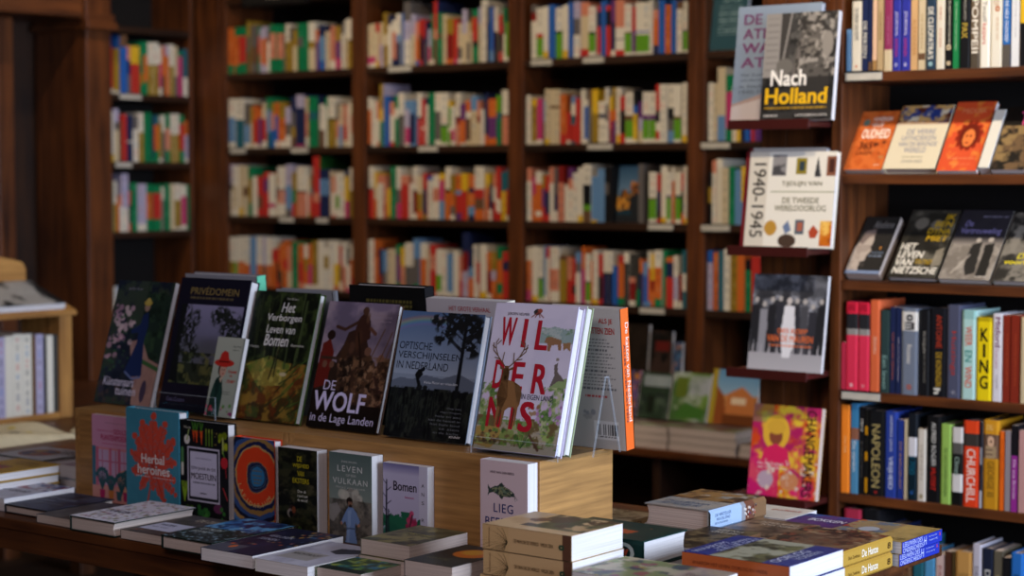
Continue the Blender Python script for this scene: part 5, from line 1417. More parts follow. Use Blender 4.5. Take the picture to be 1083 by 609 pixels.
def b_white(w, h):
    A = Art(w, h, 'b9b4b0', 420)
    A.T('ALS JE', .72, .07, .9, .115, 'b02a2c', .02).T('KATTEN ZIEN', .55, .135, .92, .18, 'b02a2c', .02)
    for i in range(15): A.tiny(.4, .86 + .05 * ((i * 7) % 3 - 1), .215 + i * .025, .01, '55545a', i)
    A.tiny(.5, .8, .62, .012, 'b02a2c').rect(.6, .8, .92, .93, 'd9d6d4')
    r = random.Random(3); u = .63
    while u < .9:
        q = r.uniform(.004, .014); A.rect(u, .82, u + q, .9, '26262a'); u += q + r.uniform(.006, .014)
    A.tiny(.64, .9, .91, .01, '33333a')
    return A.dabs(6, (.45, .74, .6, .78), .03, ['8a8a90', 'a09c9a'], 2)


def b_black(w, h):
    A = Art(w, h, '131314', 300)
    for i in range(4): A.tiny(.22, .84, .1 + i * .03, .014, '6a6230', i)
    return A


def b_white2(w, h):
    A = Art(w, h, 'b5b0b4', 300)
    return A.T('HET GROTE VERHAAL', .3, .05, .8, .085, 'a03a40', .01)


rear('book with a mint green spine behind the navy book on the step', 196, 271, 293, .034, '8d8e96', spine=[(0, 1, '62b894')])
rear('grey book behind the forest picture book on the step', 292, 351, 309, .022, '8a8d94', spine=[(0, 1, '9aa0aa')])
rear('black book with tiny yellow print behind DE WOLF', 369, 448, 305, .036, '131314', spine='K100', back=b_black)
rear('thick white paperback behind OPTISCHE VERSCHIJNSELEN', 449, 536, 320, .03, 'b5b0b4', spine='W100', hard=False, back=b_white2)
rear('white back cover with a barcode and orange spine, rightmost on the step', 575, 655, 328, .034, 'b9b4b0', spine=[(0, .1, 'e06a2c'), (.1, 1, 'e8692a')], back=b_white,
     stext=[('De katten van Nederland', .1, .8, .15, .5, 'e9dccf', .01), ('ALLES OVER KATTEN', .25, .8, .58, .75, '2a2f4a', .01)])


# ------------------------------------------------------------------ books standing against the front of the step
def standing_front(label, l, r_, top, t, art, hard=False, **kw):
    Y = PY0 - t - .0015
    a, b = hit(l, top, Y=Y), hit(r_, top, Y=Y)
    w, h = b[0] - a[0], a[2] - ZT - .0006
    A = art(w, h)
    r = book('standing_book', label, 'book', w, h, t, A, hard=hard, loc=(a[0], Y, ZT + .0004), **kw)
    if hasattr(A, 'arc'):
        A.arc(r, w, h)
    return r


def a_pink(w, h):
    A = Art(w, h, 'c088a4')
    A.rect(0, .37, 1, 1, 'c57f86').rect(0, .36, .09, 1, '35647a')
    for u0, u1 in ((.14, .4), (.46, .62), (.66, .9)): A.rect(u0, .4, u1, .8, 'b79ab8').rect(u0 + .1, .4, u0 + .115, .8, 'b0607c')
    for u in (.1, .42, .63, .9): A.rect(u, .37, u + .05, .82, 'b85a78')
    A.rect(.1, .52, .95, .535, 'b0607c').rect(0, .82, 1, 1, 'c58a80')
    A.ell(.75, .75, .16, .14, 'd09070', .8)
    for (u, v, s) in ((.24, .72, .17), (.45, .78, .12), (.7, .75, .16), (.86, .72, .18)):
        for k in range(7):
            a = -PI / 2 + (k - 3) * .42
            A.line([(u, v + .14), (u + s * .8 * math.cos(a), v + s * .55 * math.sin(a))], .012, '1f4a52'); A.ell(u + s * .8 * math.cos(a), v + s * .55 * math.sin(a), .034, .03, '23525a')
    for (u, c) in ((.24, 'a8285c'), (.45, 'b8703a'), (.64, '2f5a62'), (.8, 'a02858')): A.poly([(u - .07, .86), (u + .07, .86), (u + .05, .97), (u - .05, .97)], c)
    return A.T('Dagboek van een', .12, .165, .5, .19, 'a8285c').T('GEDULDIGE', .52, .15, .95, .205, 'a8285c', .02).T('PLANTENMOEDER', .22, .22, .9, .285, 'a8285c', .02).tiny(.25, .85, .32, .012, 'a8285c').tiny(.3, .8, .08, .01, '8a6a78')


def a_herbal(w, h):
    A = Art(w, h, '39788c', 620)
    A.mottle(['3f8094'], 3, 3, a=.5)
    red = 'bb4332'
    A.line([(.5, .5), (.46, .75), (.38, .98)], .013, red)
    r = random.Random(11)
    tips = [(.52, .1, 1), (.72, .16, 1), (.33, .17, 1), (.86, .32, .9), (.2, .3, .9), (.88, .5, .7), (.14, .46, .8), (.3, .4, .9), (.68, .4, .9), (.16, .62, .8), (.28, .78, .6), (.86, .66, .7), (.9, .8, .6), (.66, .82, .8), (.74, .92, .5), (.5, .76, .6), (.5, .36, 1)]
    for (u, v, q) in tips:
        A.line([(.5, .56), (u, v)], .01, red)
        for k in range(2, 9):
            f = k / 8
            bu, bv = .5 + (u - .5) * f, .56 + (v - .56) * f
            for sg in (-1, 1):
                a = math.atan2((v - .56) * A.asp, u - .5) + sg * (1.0 if k < 8 else .3)
                L = .075 * q * (1.1 - .35 * abs(f - .6)) * r.uniform(.8, 1.2)
                cu, cv = bu + L * .7 * math.cos(a), bv + L * .7 * math.sin(a) / A.asp
                A.ell(cu, cv, L * .62, L * .5, red, 1, .3)
    for (u, v, q) in tips: A.line([(.5, .56), (u, v)], .0035, '8d2f26', .9)
    for (u, v, q) in tips:
        for k in range(3, 8):
            f = k / 8; bu, bv = .5 + (u - .5) * f, .56 + (v - .56) * f
            a = math.atan2((v - .56) * A.asp, u - .5) + r.choice((-1, 1)) * .9
            A.line([(bu + .02 * math.cos(a), bv + .02 * math.sin(a)), (bu + .075 * math.cos(a), bv + .075 * math.sin(a) / A.asp)], .0028, '39788c', .8)
    A.T('Herbal', .29, .445, .72, .535, 'd8d3cf', .016).T('heroines', .22, .55, .82, .645, 'd8d3cf', .016)
    return A.tiny(.18, .45, .66, .012, 'b8c4c8').tiny(.5, .9, .665, .012, 'b8c4c8')


def a_moes(w, h):
    A = Art(w, h, '121416')
    for (u, c, q) in ((.36, 'c0441c', 1), (.46, 'c84c1e', 1), (.3, 'b23c1a', .8)):
        A.poly([(u - .03, .1), (u + .03, .1), (u + .005, .1 + .15 * q)], c).line([(u, .1), (u - .03, .01)], .012, '3a6a22').line([(u, .1), (u + .03, .02)], .012, '3a6a22')
    for u in (.56, .62, .68): A.line([(u, .08), (u, .24)], .012, '5a7a22').ell(u, .09, .016, .022, '7a8a32')
    A.dabs(5, (.72, .1, .78, .25), .012, ['8a7a3a'], 2)
    A.dabs(9, (.83, .08, .97, .26), .055, ['7a8a1c', '95a022', '6a7a18'], 4).line([(.9, .3), (.9, .15)], .016, '9aa05a')
    A.ell(.16, .2, .06, .05, 'c8c2bc').line([(.16, .2), (.2, .1)], .012, '8a9a5a')
    A.ell(.93, .4, .075, .06, 'b02630').line([(.93, .34), (.9, .28)], .01, '4a7a2a').line([(.95, .45), (.97, .55)], .006, 'b02630').line([(.9, .66), (.99, .78)], .01, 'a82c30')
    A.line([(.06, .3), (.06, .48)], .028, '4a7a4a').line([(.06, .46), (.06, .56)], .026, 'c8c4b8')
    for k in range(6): A.line([(.1, .84), (.04 + k * .03, .64)], .009, '7a9a22')
    A.dabs(14, (.38, .88, .7, .99), .045, ['2f6a2c', '3f7a34', '275a2a'], 7).ell(.8, .88, .1, .05, '5a2a4a').dabs(7, (.15, .9, .3, .99), .04, ['5a7a2a', '3a5a1c'], 3).dabs(5, (.86, .88, .96, .99), .04, ['2f6a2c'], 3)
    A.rect(.17, .27, .83, .83, 'b9b4c6').rect(.19, .285, .81, .815, '1a1a1f').rect(.225, .315, .775, .785, 'bab6cb')
    A.T('LUST TUINBERLIN', .34, .375, .66, .39, '6a6880').T('EEN JAAR IN DE', .25, .47, .75, .51, '34343f').T('MOESTUIN', .245, .535, .76, .6, '1f1f26', .01).tiny(.28, .74, .63, .012, '4a4a55')
    return A.T('BOEKENKAST', .43, .735, .57, .75, '3a3a44', .01).T('Haus', .1, .055, .24, .085, '9a988c', .01)


def a_lap(w, h):
    A = Art(w, h, '1c2f5c', 640)
    wob = A.n(3.2, seed=5) * .5 + A.n(7, seed=9) * .18
    d = np.hypot((A.U - .58) * 1.0, (A.V - .43) * A.asp * .98) + (wob - .35) * .22
    k = (d * 15) % 1.0; idx = (d * 15).astype(int)
    outer = d > .5
    for i, c in enumerate(('26528f', '1a2040', '8a6a3c', '2f4a7c', '161a30', '9a7a4a', '3f6c9a')):
        A.put(((idx % 7) == i).astype(float) * outer, c)
    A.put(((d < .53) & (d > .5)).astype(float), 'b08a50').put(((d < .5)).astype(float), 'c83c1c')
    A.put(((d < .27)).astype(float), '9a7040').put((d < .255).astype(float), '2a2f50').put((d < .225).astype(float), '12152a').put((d < .2).astype(float), '3f5470').put((d < .185).astype(float), '1a2038').put((d < .16).astype(float), '2c6a94')
    A.tiny(.46, .7, .36, .014, '6a5a3a').tiny(.46, .7, .41, .014, '6a5a3a', 3).tiny(.48, .68, .46, .012, '6a5a3a', 5).tiny(.5, .66, .5, .012, '6a5a3a', 6)

    def arc(root, w, h):
        m = MB(); s = 'LAPIDARIUM'
        for i, ch in enumerate(s):
            a = math.radians(196 + i * 13.6); R_ = .42
            cu, cv = .56 + R_ * math.cos(a), .47 - R_ * math.sin(a) * w / h * 1.06
            V, Fc, asp = glyphs(ch, .004)
            hgt = .085 * w; wd = hgt * min(asp, .9)
            c, s_ = math.cos(a - PI * 1.5), math.sin(a - PI * 1.5)
            P = []
            for x, y in V:
                X, Z = (x - .5) * wd, (y - .5) * hgt
                P.append((cu * w + X * c - Z * s_, -.0005, h * (1 - cv) + X * s_ + Z * c))
            m.add(P, Fc, pc('c9a46a'), 'glossy_cover')
        m.build('curved_title', root.children[0], recalc=False)
    A.arc = arc
    return A


def a_ekst(w, h):
    A = Art(w, h, '14170f')
    A.mottle(['232717', '2f2f1c', '0b0c09'], 5, 7, a=.9, sv=14).mottle(['3a3824', '4a4630'], 5, 3, (.58, .7), a=.7, m=(A.V > .4).astype(float), sv=18)
    A.ell(.36, .73, .1, .07, '2a1c16').ell(.4, .72, .05, .04, '6a3a22').ell(.3, .76, .07, .05, 'b5a8a0', .6).ell(.33, .77, .05, .04, '0c0a0a')
    for i, (s, u0, u1) in enumerate((('DE', .5, .62), ('WIJSHEID', .38, .8), ('VAN', .5, .67), ('EKSTERS', .38, .8))):
        A.T(s, u0, .085 + i * .085, u1, .145 + i * .085, 'a5981c', .022)
    for i, s in enumerate(('Over de', 'rand van', 'de wereld')): A.T(s, .5, .475 + i * .05, (.72, .76, .76)[i], .51 + i * .05, 'c8c6b8', 0, .2)
    return A.ell(.55, .93, .04, .025, '4a6a2a').ell(.55, .93, .028, .017, '14170f')


def a_leven(w, h):
    A = Art(w, h, '55645f')
    A.grad(0, .6, '4f5f5c', '7d877f').poly([(0, .62), (.2, .55), (.36, .42), (.52, .38), (.7, .42), (.85, .55), (1, .62), (1, 1), (0, 1)], '4b4844')
    A.poly([(.34, .46), (.5, .38), (.64, .42), (.6, .5), (.4, .52)], '9a978c', .7).dabs(16, (.3, .42, .72, .56), .09, ['aaa79a', '8f8b80', 'b5b2a4'], 4, 1.0, .8).mottle(['6a645a', '35322e', '7d766a'], 7, 4, m=(A.V > .52).astype(float), a=.7)
    A.poly([(.0, .6), (.18, .56), (.28, .64), (.1, .78), (0, .76)], '8d8a88', .7)
    A.poly([(.4, .64), (.46, .59), (.56, .6), (.64, .65), (.72, .74), (.68, .8), (.62, .76), (.6, .84), (.66, 1), (.38, 1), (.42, .84), (.38, .76), (.3, .8), (.28, .77)], '6a83ac').poly([(.44, .64), (.52, .62), (.5, .8), (.46, 1), (.42, 1)], '8ba2c4', .6)
    A.line([(.4, .84), (.62, .83)], .014, '4a5a74').ell(.48, .53, .075, .045, '241a16').ell(.495, .553, .05, .042, '8a6450').ell(.485, .515, .07, .026, '241a16').ell(.5, .582, .04, .02, '2a1d18').ell(.52, .55, .008, .006, '1c1412').ell(.485, .55, .008, .006, '1c1412').ell(.29, .785, .025, .02, '9a7058').ell(.69, .79, .03, .02, '9a7058')
    A.T('EVRE BOEPA', .3, .085, .66, .105, 'b9bcb6').T('LEVEN', .2, .14, .78, .205, 'c5c7c2', 0, 0, 1.25).T('OP EEN', .4, .23, .63, .255, 'b5b7b2').T('VULKAAN', .09, .28, .9, .345, 'c5c7c2', 0, 0, 1.25)
    return A.T('FRANZ JUNGHUHN', .16, .375, .84, .4, 'b5b7b2', 0, 0, 1.3).T('EEN ROMAN', .38, .425, .62, .44, 'a5a7a2')


def a_boom(w, h):
    A = Art(w, h, 'aea8c0', 620)
    A.rect(.82, 0, 1, 1, 'b9b5c6').grad(0, .12, '6a6690', 'aea8c0', ((A.V < .12) & (A.U < .82)).astype(float))
    k = A.n(6, seed=4); A.put(((k > .5) & (A.V > .55) & (A.V < .8) & (A.U < .84) | (A.V > .78) & (k > .36)).astype(float), '1f5c42')
    A.ell(.45, .74, .4, .14, '215e44', .9, .4).ell(.2, .85, .25, .16, '1c5540', .9, .4).rect(0, .84, .85, 1, '1c4f3c')
    A.dabs(16, (.5, .55, .72, .72), .05, ['a82a52', '92244a', 'b83a60'], 3).line([(.6, 1), (.61, .7), (.66, .58)], .016, '4a2a34').mottle(['8a2444'], 12, 6, (.55, .62), m=((A.U > .5) & (A.U < .75) & (A.V > .6)).astype(float), a=.6)
    A.line([(.07, 1), (.08, .2)], .022, '1c1a28', wd1=.012)
    for i in range(7): A.line([(.08, .25 + i * .08), (.0 + (i % 2) * .18, .2 + i * .08)], .007, '1c1a28')
    A.line([(.13, 1), (.12, .55)], .015, '1c1a28')
    return A.T('Bomen', .24, .2, .76, .31, '1d1b26', .014).T('leven', .5, .365, .7, .39, 'b03a70', .01).T('A', .87, .2, .93, .24, '33313c').T('N', .87, .3, .93, .34, '33313c').T('S', .87, .4, .93, .44, '33313c').T('R', .87, .6, .93, .64, '33313c').T('A', .87, .7, .93, .74, '33313c').T('V', .87, .8, .93, .84, '33313c')


def a_lieg(w, h):
    A = Art(w, h, 'c9b3b6', 640)
    A.poly([(.16, 0.230), (.22, 0.265), (.3, 0.240), (.45, 0.225), (.6, 0.250), (.72, 0.290), (.74, 0.320), (.6, 0.330), (.42, 0.330), (.28, 0.300), (.2, 0.310), (.16, 0.340), (.17, 0.290)], '33403a')
    A.mottle(['6d7f66', '1f2a2a', '8a8a62'], 24, 3, (.5, 0.500), m=A.polym([(.24, 0.265), (.45, 0.230), (.6, 0.255), (.7, 0.300), (.6, 0.325), (.42, 0.325), (.28, 0.295)]), a=.8)
    A.poly([(.38, 0.230), (.45, 0.200), (.52, 0.230)], '2c3a34').poly([(.4, 0.330), (.46, 0.360), (.5, 0.330)], '2c3a34').line([(.72, 0.310), (.79, 0.350)], .004, '33403a').line([(.72, 0.310), (.74, 0.360)], .004, '33403a').ell(.66, .285, .012, .008, 'b8b89a')
    return A.T('ARIE VAN DEN BERG', .21, .095, .72, .118, '4a4450', .01).T('LIEG', .29, .4, .7, .485, '2a3568', .01, 0, 1.15).T('BEESTEN', .11, .535, .9, .62, '2a3568', .01, 0, 1.05)


standing_front('pink standing book with potted plants before a window', 97, 141, 437.5, .016, a_pink, spine=[(0, 1, 'b0305c')])
standing_front('teal standing book titled Herbal heroines with a red leaf', 133, 189, 430, .03, a_herbal, hard=True, spine=[(0, 1, '4a8a9e')])
standing_front('black vegetable cover with white square titled MOESTUIN', 189.5, 240.5, 443, .028, a_moes, hard=True, spine='K100')
standing_front('blue and orange agate ring cover titled LAPIDARIUM', 247, 290, 461, .026, a_lap, hard=True, spine=[(0, 1, '1c2f5c')])
standing_front('dark standing paperback with yellow title about EKSTERS', 294, 335, 472, .034, a_ekst, spine='K100')
standing_front('grey-green standing paperback LEVEN OP EEN VULKAAN with a man in blue', 348, 393, 477, .037, a_leven, spine=[(0, 1, '45524e')])
standing_front('lavender standing paperback titled Bomen with green foliage', 405, 452, 488.5, .022, a_boom, spine=[(0, 1, '55527a')])
standing_front('pale pink standing paperback titled LIEGBEESTEN with a fish', 508, 558, 485, .034, a_lieg, spine=[(0, 1, 'c9b3b6')])


# ------------------------------------------------------------------ books lying along the front edge
def flat(label, x0, y0, w, h, t, art, rz=0.0, z=None, **kw):
    z = ZT + .0006 if z is None else z
    loc, rot = lay(x0, y0, z, rz, w, h, t)
    return book(kw.pop('name', 'flat_book'), label, 'book', w, h, t, art, loc=loc, rot=rot, **kw)


def paint(w, h, base, cols, sc=4, seed=3, dpm=430, a=.85, thr=(.48, .62)):
    A = Art(w, h, base, dpm); return A.mottle(cols, sc, seed, thr, a)


# far left pile
A = paint(.19, .17, 'b9bcc8', ['c5c8d2'], 3); A.ell(.42, .5, .3, .32, '8a3a34').ell(.42, .5, .26, .27, '6a4a6a').mottle(['b0563a', '3a4a7a', 'b09a4a'], 9, 5, (.5, .62), m=((A.U - .42) ** 2 / .07 + (A.V - .5) ** 2 / .075 < 1).astype(float))
A.T('DE ZWARTE', .58, .12, .95, .24, '4a4c58', .02).T('BLOEMEN', .6, .28, .97, .4, '4a4c58', .02)
flat('pale blue book with a round coloured picture, on a spare copy at the far left', -4.205, 3.125, .205, .17, .034, A, z=ZT + .0006 + .0355, hard=True, spine='L100', cover='2f3d36', back='2f3d36')
flat('spare copy under the pale blue book with the round picture', -4.20, 3.128, .205, .17, .034, paint(.19, .17, 'b9bcc8', ['c5c8d2'], 3, 3, 100), hard=True, cover='8a8d98', spine='L100')
for k, l in enumerate(('lower mustard yellow book in the pile at the table left end', 'middle mustard yellow book in the pile at the table left end', 'upper mustard yellow book with a small dark picture at the table left end')):
    A = Art(.17, .19, 'b08728', 300)
    A.rect(.0, .5, .62, .95, '2a2a2c').mottle(['8a96a8', '4a5a4a', 'a83a5a'], 8, 4, (.5, .6), m=((A.U < .62) & (A.V > .5) & (A.V < .95)).astype(float)).T('DE SMAAK', .3, .15, .8, .24, '6a4a14', .02).T('VAN ITALIE', .4, .28, .9, .36, '6a4a14', .01)
    flat(l, -4.075 + .003 * k, 2.905, .17, .2, .0235, A, z=ZT + .0006 + k * .0242, hard=True, cover='a07a24', spine='X100')
flat('lilac edged thick book between the pink standing book and the pile', -3.985, 3.17, .135, .16, .034, paint(.13, .16, 'a08e9c', ['b8a8b4'], 4), z=ZT + .0006 + .0225, cover='a08e9c', spine='L100')
flat('green and white slim book under the lilac edged one', -4.0, 3.16, .16, .17, .021, paint(.16, .17, 'b8c0c8', ['5a8a3a', '4a6aa0'], 3), cover='b8c0c8', spine='g100')
# front row, from the left
A = paint(.165, .2, 'b4b6c6', ['a8a2b0', 'c8cad6'], 5); A.mottle(['8a3a44', '4a5a8a'], 9, 7, (.58, .66), m=(A.V < .4).astype(float)).T('WONDERLAND', .1, .5, .8, .6, '5a5c6a', .01)
flat('white flat book with small red and blue pictures, first of the front row', -3.93, 2.838, .15, .215, .03, A, spine='W100', cover='b4b6c6', rz=.0)
A = paint(.17, .2, '1b2238', ['283250', '131828', '39425c'], 4); A.T('HET VERGETEN', .1, .35, .7, .43, '8d90a0', .01).T('LEGER', .1, .48, .42, .56, '8d90a0', .01).rect(.1, .64, .8, .66, '6a6c78').rect(.55, .05, .95, .3, '4a4f60', .7)
flat('dark navy flat hardback lying on a lilac edged paperback in the front row', -3.768, 2.83, .162, .205, .021, A, hard=True, cover='12141c', spine='K100', cream=True)
A = paint(.15, .2, '4a4a4e', ['5c5a5c', '3a3a40'], 4)
flat('grey flat paperback with lilac edges right of the navy hardback', -3.601, 2.795, .128, .2, .02, A, spine='L100', cover='4a4a4e', cream=True)
A = paint(.165, .235, 'cfcdd6', ['dad8e0'], 3)
A.dabs(130, (.04, .04, .96, .96), .035, ['6a7a4a', '7a6a86', '8a5a4a', '5a5a6a', '9a8a5a', 'a06a7a'], 9, .9).dabs(40, (.04, .04, .96, .96), .02, ['3a4a34', '4a3a3a', 'b8a050'], 4).T('PLANTEN', .15, .55, .6, .64, '4a4456', .02)
flat('thick white flat book scattered with flower drawings', -3.463, 2.782, .158, .245, .034, A, hard=True, spine='W100', cover='1c2a26', cream=True)
A = paint(.16, .2, '3a3836', ['4a4644', '5a5048'], 4); A.rect(.1, .45, .75, .82, 'b9bcd0').T('WATER', .18, .53, .5, .6, '5a5c70', .01).T('en wij', .18, .65, .5, .72, '5a5c70').dabs(5, (.1, .85, .9, .97), .04, ['9a4a2c', '5a4a3a'], 4).T('DE ZEE', .4, .14, .85, .24, 'b8b2a0', .02)
flat('dark paperback with a white label panel beside the flower book', -3.29, 2.785, .156, .22, .021, A, spine='M100', cover='3a3836', cream=True)
A = paint(.16, .2, '1a2420', ['26302a', '121816'], 4)
A.rect(.05, .0, .9, .45, '16386a', .9).mottle(['2f6aa8', '0f2448', '5a9ac8'], 6, 4, (.5, .62), m=(A.V < .5).astype(float)).mottle(['8aa8b8'], 24, 8, (.66, .7), m=(A.V > .35).astype(float)).T('EXTREEM', .12, .55, .5, .62, 'a8b0ac', .01).T('NOORD', .12, .66, .42, .73, 'a8b0ac', .01)
flat('dark hardback with a blue ocean picture in the front row', -3.131, 2.765, .16, .255, .03, A, hard=True, cover='15211d', spine='T100', cream=True)
A = paint(.16, .2, '1d2036', ['262a44', '14172a'], 4)
A.rect(0, .75, .5, 1, '6a6a70', .6).dabs(34, (.45, .03, .97, .6), .03, ['a8502c', 'a09a80', '4a6a8a', 'b8863a'], 5).dabs(8, (.1, .65, .6, .8), .03, ['b8502c', '7a6a5a'], 7).ell(.3, .82, .05, .05, 'c8642c').T('VERLOREN', .15, .3, .6, .37, '9a9cae', .01).T('TUINEN', .15, .42, .5, .49, '9a9cae', .01)
flat('navy paperback sprinkled with small orange flowers in the front row', -2.967, 2.73, .156, .275, .028, A, spine='L100', cover='1d2036')
A = paint(.155, .2, 'b3b4c4', ['c2c3d0', 'a4a5b4'], 3); A.poly([(.5, .2), (.9, .12), (.95, .3), (.7, .42), (.5, .36)], '3a3a44').rect(.1, .5, .7, .8, '9a9690', .8).T('NACHTBOOT', .15, .56, .65, .63, '6a6660', .01)
flat('pale paperback with a dark blot and curling cover in the front row', -2.795, 2.722, .15, .225, .027, A, spine='W100', cover='b9b4a4')
A = paint(.122, .12, '2a5a7a', ['5a8a2a', '2f7a9a', 'a0a83a', '1f3a2a'], 6, 5); A.rect(0, .8, 1, 1, '10201c')
flat('small green and blue landscape book left of the double stack', -2.64, 2.742, .122, .122, .026, A, spine='g100', cover='2a5a3a', cream=True)
# double stack with an olive cover and the stack with a sun
for k, l in enumerate(('lower book of the olive covered stack', 'topmost book of the olive covered stack beside the Bomen paperback')):
    A = paint(.135, .18, '57523a', ['6a6440', '3a3a2a', '8a8050'], 4, 6); A.T('Het pad', .3, .4, .8, .5, 'a39a5a', .01, .2)
    flat(l, -2.634 + k * .002, 2.862 + k * .004, .134, .186, .0325, A, z=ZT + .0006 + k * .0332, spine='L100', cover='7a745c', cream=True)
for k, l in enumerate(('lower book of the stack with a yellow sun cover', 'topmost dark book with a yellow and red sun')):
    A = paint(.122, .19, '2e3130', ['3a3d3a'], 3); A.ell(.6, .35, .33, .22, 'd0742a').ell(.55, .3, .24, .15, 'd8a23a', .9, .6).T('zonlicht', .15, .7, .6, .78, '6a6a4a')
    flat(l, -2.42 + k * .002, 2.758, .122, .19, .0325, A, z=ZT + .0006 + k * .0332, spine='L100', cover='3a3a36', cream=True)


# ------------------------------------------------------------------ stacks at the right end (spines towards the front edge)
def pile(n, t, place, labels, dz0=0.0):
    for k in range(n):
        place(k, ZT + .0006 + dz0 + k * (t + .0007), labels[k])


def spine_front(label, x1, y0, w, h, t, art, z, dx=0.0, **kw):
    """lies with its spine along the front: cover up, foot towards +x"""
    loc, rot = (x1 + dx, y0, z + t), (FLAT, 0, PI / 2)
    return book('stacked_book', label, 'book', w, h, t, art, loc=loc, rot=rot, **kw)


def s1(k, z, l):
    A = Art(.17, .21, 'c4a57a', 520)
    A.mottle(['cfb288', 'b08f66'], 3, 4, a=.6)
    A.mottle(['38402c', '5a5a3a', '4a3826'], 5, 7, (.47, .58), m=((A.V > .3) & (A.U > .2)).astype(float), a=.9).ell(.75, .5, .22, .13, '4a3a2c').ell(.6, .3, .12, .1, '6a4a34').rect(.62, 0, 1, .25, 'b9a690', .6)
    sp = [(0, .3, 'c2a070'), (.3, .9, 'c6a476'), (.9, 1, '5f4030')]
    r = spine_front(l, -2.051, 2.81, .168, .212, .0485, A, z, dx=(-.006, .002, 0)[k], spine=sp, cover='c2a070', stext=[('DE MAN DIE DE WERELD', .36, .64, .44, .58, '4a3c28', .01), ('WILDE ZIEN', .66, .8, .44, .58, '4a3c28', .01), ('o', .86, .92, .4, .62, '2c4a38', .09), ('ANDREA', .07, .085, .1, .9, '7d5a40', 0)])
    m = MB()
    rr = random.Random(3)
    for i in range(16):                                    # palm fronds printed on the spine
        a0 = -1.35 + i * .17 + rr.uniform(-.05, .05); L = rr.uniform(.05, .085); P = []
        for j in range(7):
            q = j / 6; sx = .285 - L * q * math.cos(a0) / .212 * 1.0; qy = .62 + L * (q * math.sin(a0) + .35 * q * q) / .0485 * .62
            P.append((sx, min(max(qy, .02), .98)))
        for (s0, q0), (s1_, q1) in zip(P, P[1:]):
            m.add([(-.0005, .0485 * q0, .212 * (1 - s0)), (-.0005, .0485 * q1, .212 * (1 - s1_)), (-.0005, .0485 * q1, .212 * (1 - s1_ - .005)), (-.0005, .0485 * q0, .212 * (1 - s0 - .005))], [[0, 1, 2, 3]], pc('2e2a1c'), 'glossy_cover')
    m.build('printed_fronds', r.children[0], recalc=False)


pile(3, .0485, s1, ('lowest thick tan book of the three with palm frond spines', 'middle thick tan book of the three with palm frond spines', 'topmost thick tan book of the three with palm frond spines'))


def s2(k, z, l):
    A = Art(.16, .23, '12332f', 420)
    A.mottle(['173c37'], 4, 3, a=.5).poly([(.25, .55), (.4, .45), (.55, .55), (.5, .72), (.3, .7)], 'a8502c').line([(.1, .3), (.25, .45), (.1, .6)], .01, 'b8c0b8').line([(.15, .1), (.2, .25)], .01, 'b8c0b8').dabs(5, (.5, .6, .95, .95), .02, ['b84a2c', '3a7a4a'], 3)
    A.T('het bos', .55, .3, .85, .36, 'b5bdb5')
    r = spine_front(l, -2.033, 3.018 + .004 * k, .158, .232, .053, A, z, hard=True, spine=[(0, 1, '12302c')], cover='12332f', bulge=.004,
                    stext=[('o', .72, .92, .12, .88, 'b8c0b8', -.035), ('v', .8, .86, .35, .6, 'b8482c', .05)])


pile(2, .053, s2, ('lower of two dark green hardbacks with white page ends', 'upper dark green hardback with white page ends, beside the tan stack'))


def s3(k, z, l):
    A = Art(.205, .232, '27347c', 520)
    # title bands left and right, landscape painting in between (the book is seen from its spine side)
    A.mottle(['2f3d88'], 4, 3, a=.5)
    m = ((A.V > .26) & (A.V < .74)).astype(float)
    A.put(m, '4a4630').mottle(['8a8868', '2a2a1c', '6a6a44', 'a8a890'], 4, 6, (.46, .6), m=m)
    A.T('WAAROM', .06, .05, .62, .115, 'b5bcd6', .01).T('HET LEVEN', .3, .13, .9, .19, 'b5bcd6', .01).T('SNELLER GAAT', .22, .2, .95, .25, 'b5bcd6', .01)
    A.T('OORLOG', .08, .76, .72, .85, 'c3c8dc', .02).T('VOEREN', .3, .87, .75, .94, 'b5bcd6', .01)
    spine_front(l, -1.695 + (.004 if k == 1 else 0), 2.995, .205, .232, .0345, A, z, spine=[(0, 1, 'b0592c')], cover='27347c', stext=[('WAAROM HET LEVEN, OORLOG EN VREDE', .1, .8, .4, .62, '5a2a18', 0)])


pile(3, .0345, s3, ('lowest blue book with orange spine and white page end', 'middle blue book with orange spine and white page end', 'topmost blue book with orange spine, titled OORLOG'))


def spine_right(label, x1, y1, w, h, t, art, z, **kw):
    """lies with its spine towards +x, head towards the front edge"""
    return book('stacked_book', label, 'book', w, h, t, art, loc=(x1, y1, z + t), rot=(FLAT, 0, PI), **kw)


def s4(k, z, l):
    A = Art(.19, .234, '3a2c20', 520)
    A.mottle(['6a5038', '241a14', '8a6a48'], 5, 5, a=.9).mottle(['7a3a24', 'a08a6a'], 9, 8, (.55, .65), m=(A.V > .2).astype(float)).ell(.5, .5, .4, .35, '5a4030', .6, .6)
    loc_y = 3.325
    # head lies towards the viewer: y1 is the head end
    spine_right(l, -1.776, loc_y + .2335, .19, .2335, .033, A, z, hard=True, cream=True, cover='2c2019', spine=[(0, 1, 'b08a3a')], bulge=.005,
                stext=[('Dick Zandman', .17, .38, .38, .6, '6a4c1c', 0), ('De Hanze', .42, .72, .22, .7, 'e6dcc8', .025), ('8', .9, .96, .3, .7, '4a3414', .03)])


pile(2, .033, s4, ('lower gold-spined hardback titled De Hanze', 'upper gold-spined hardback titled De Hanze, beside the blue spines'))


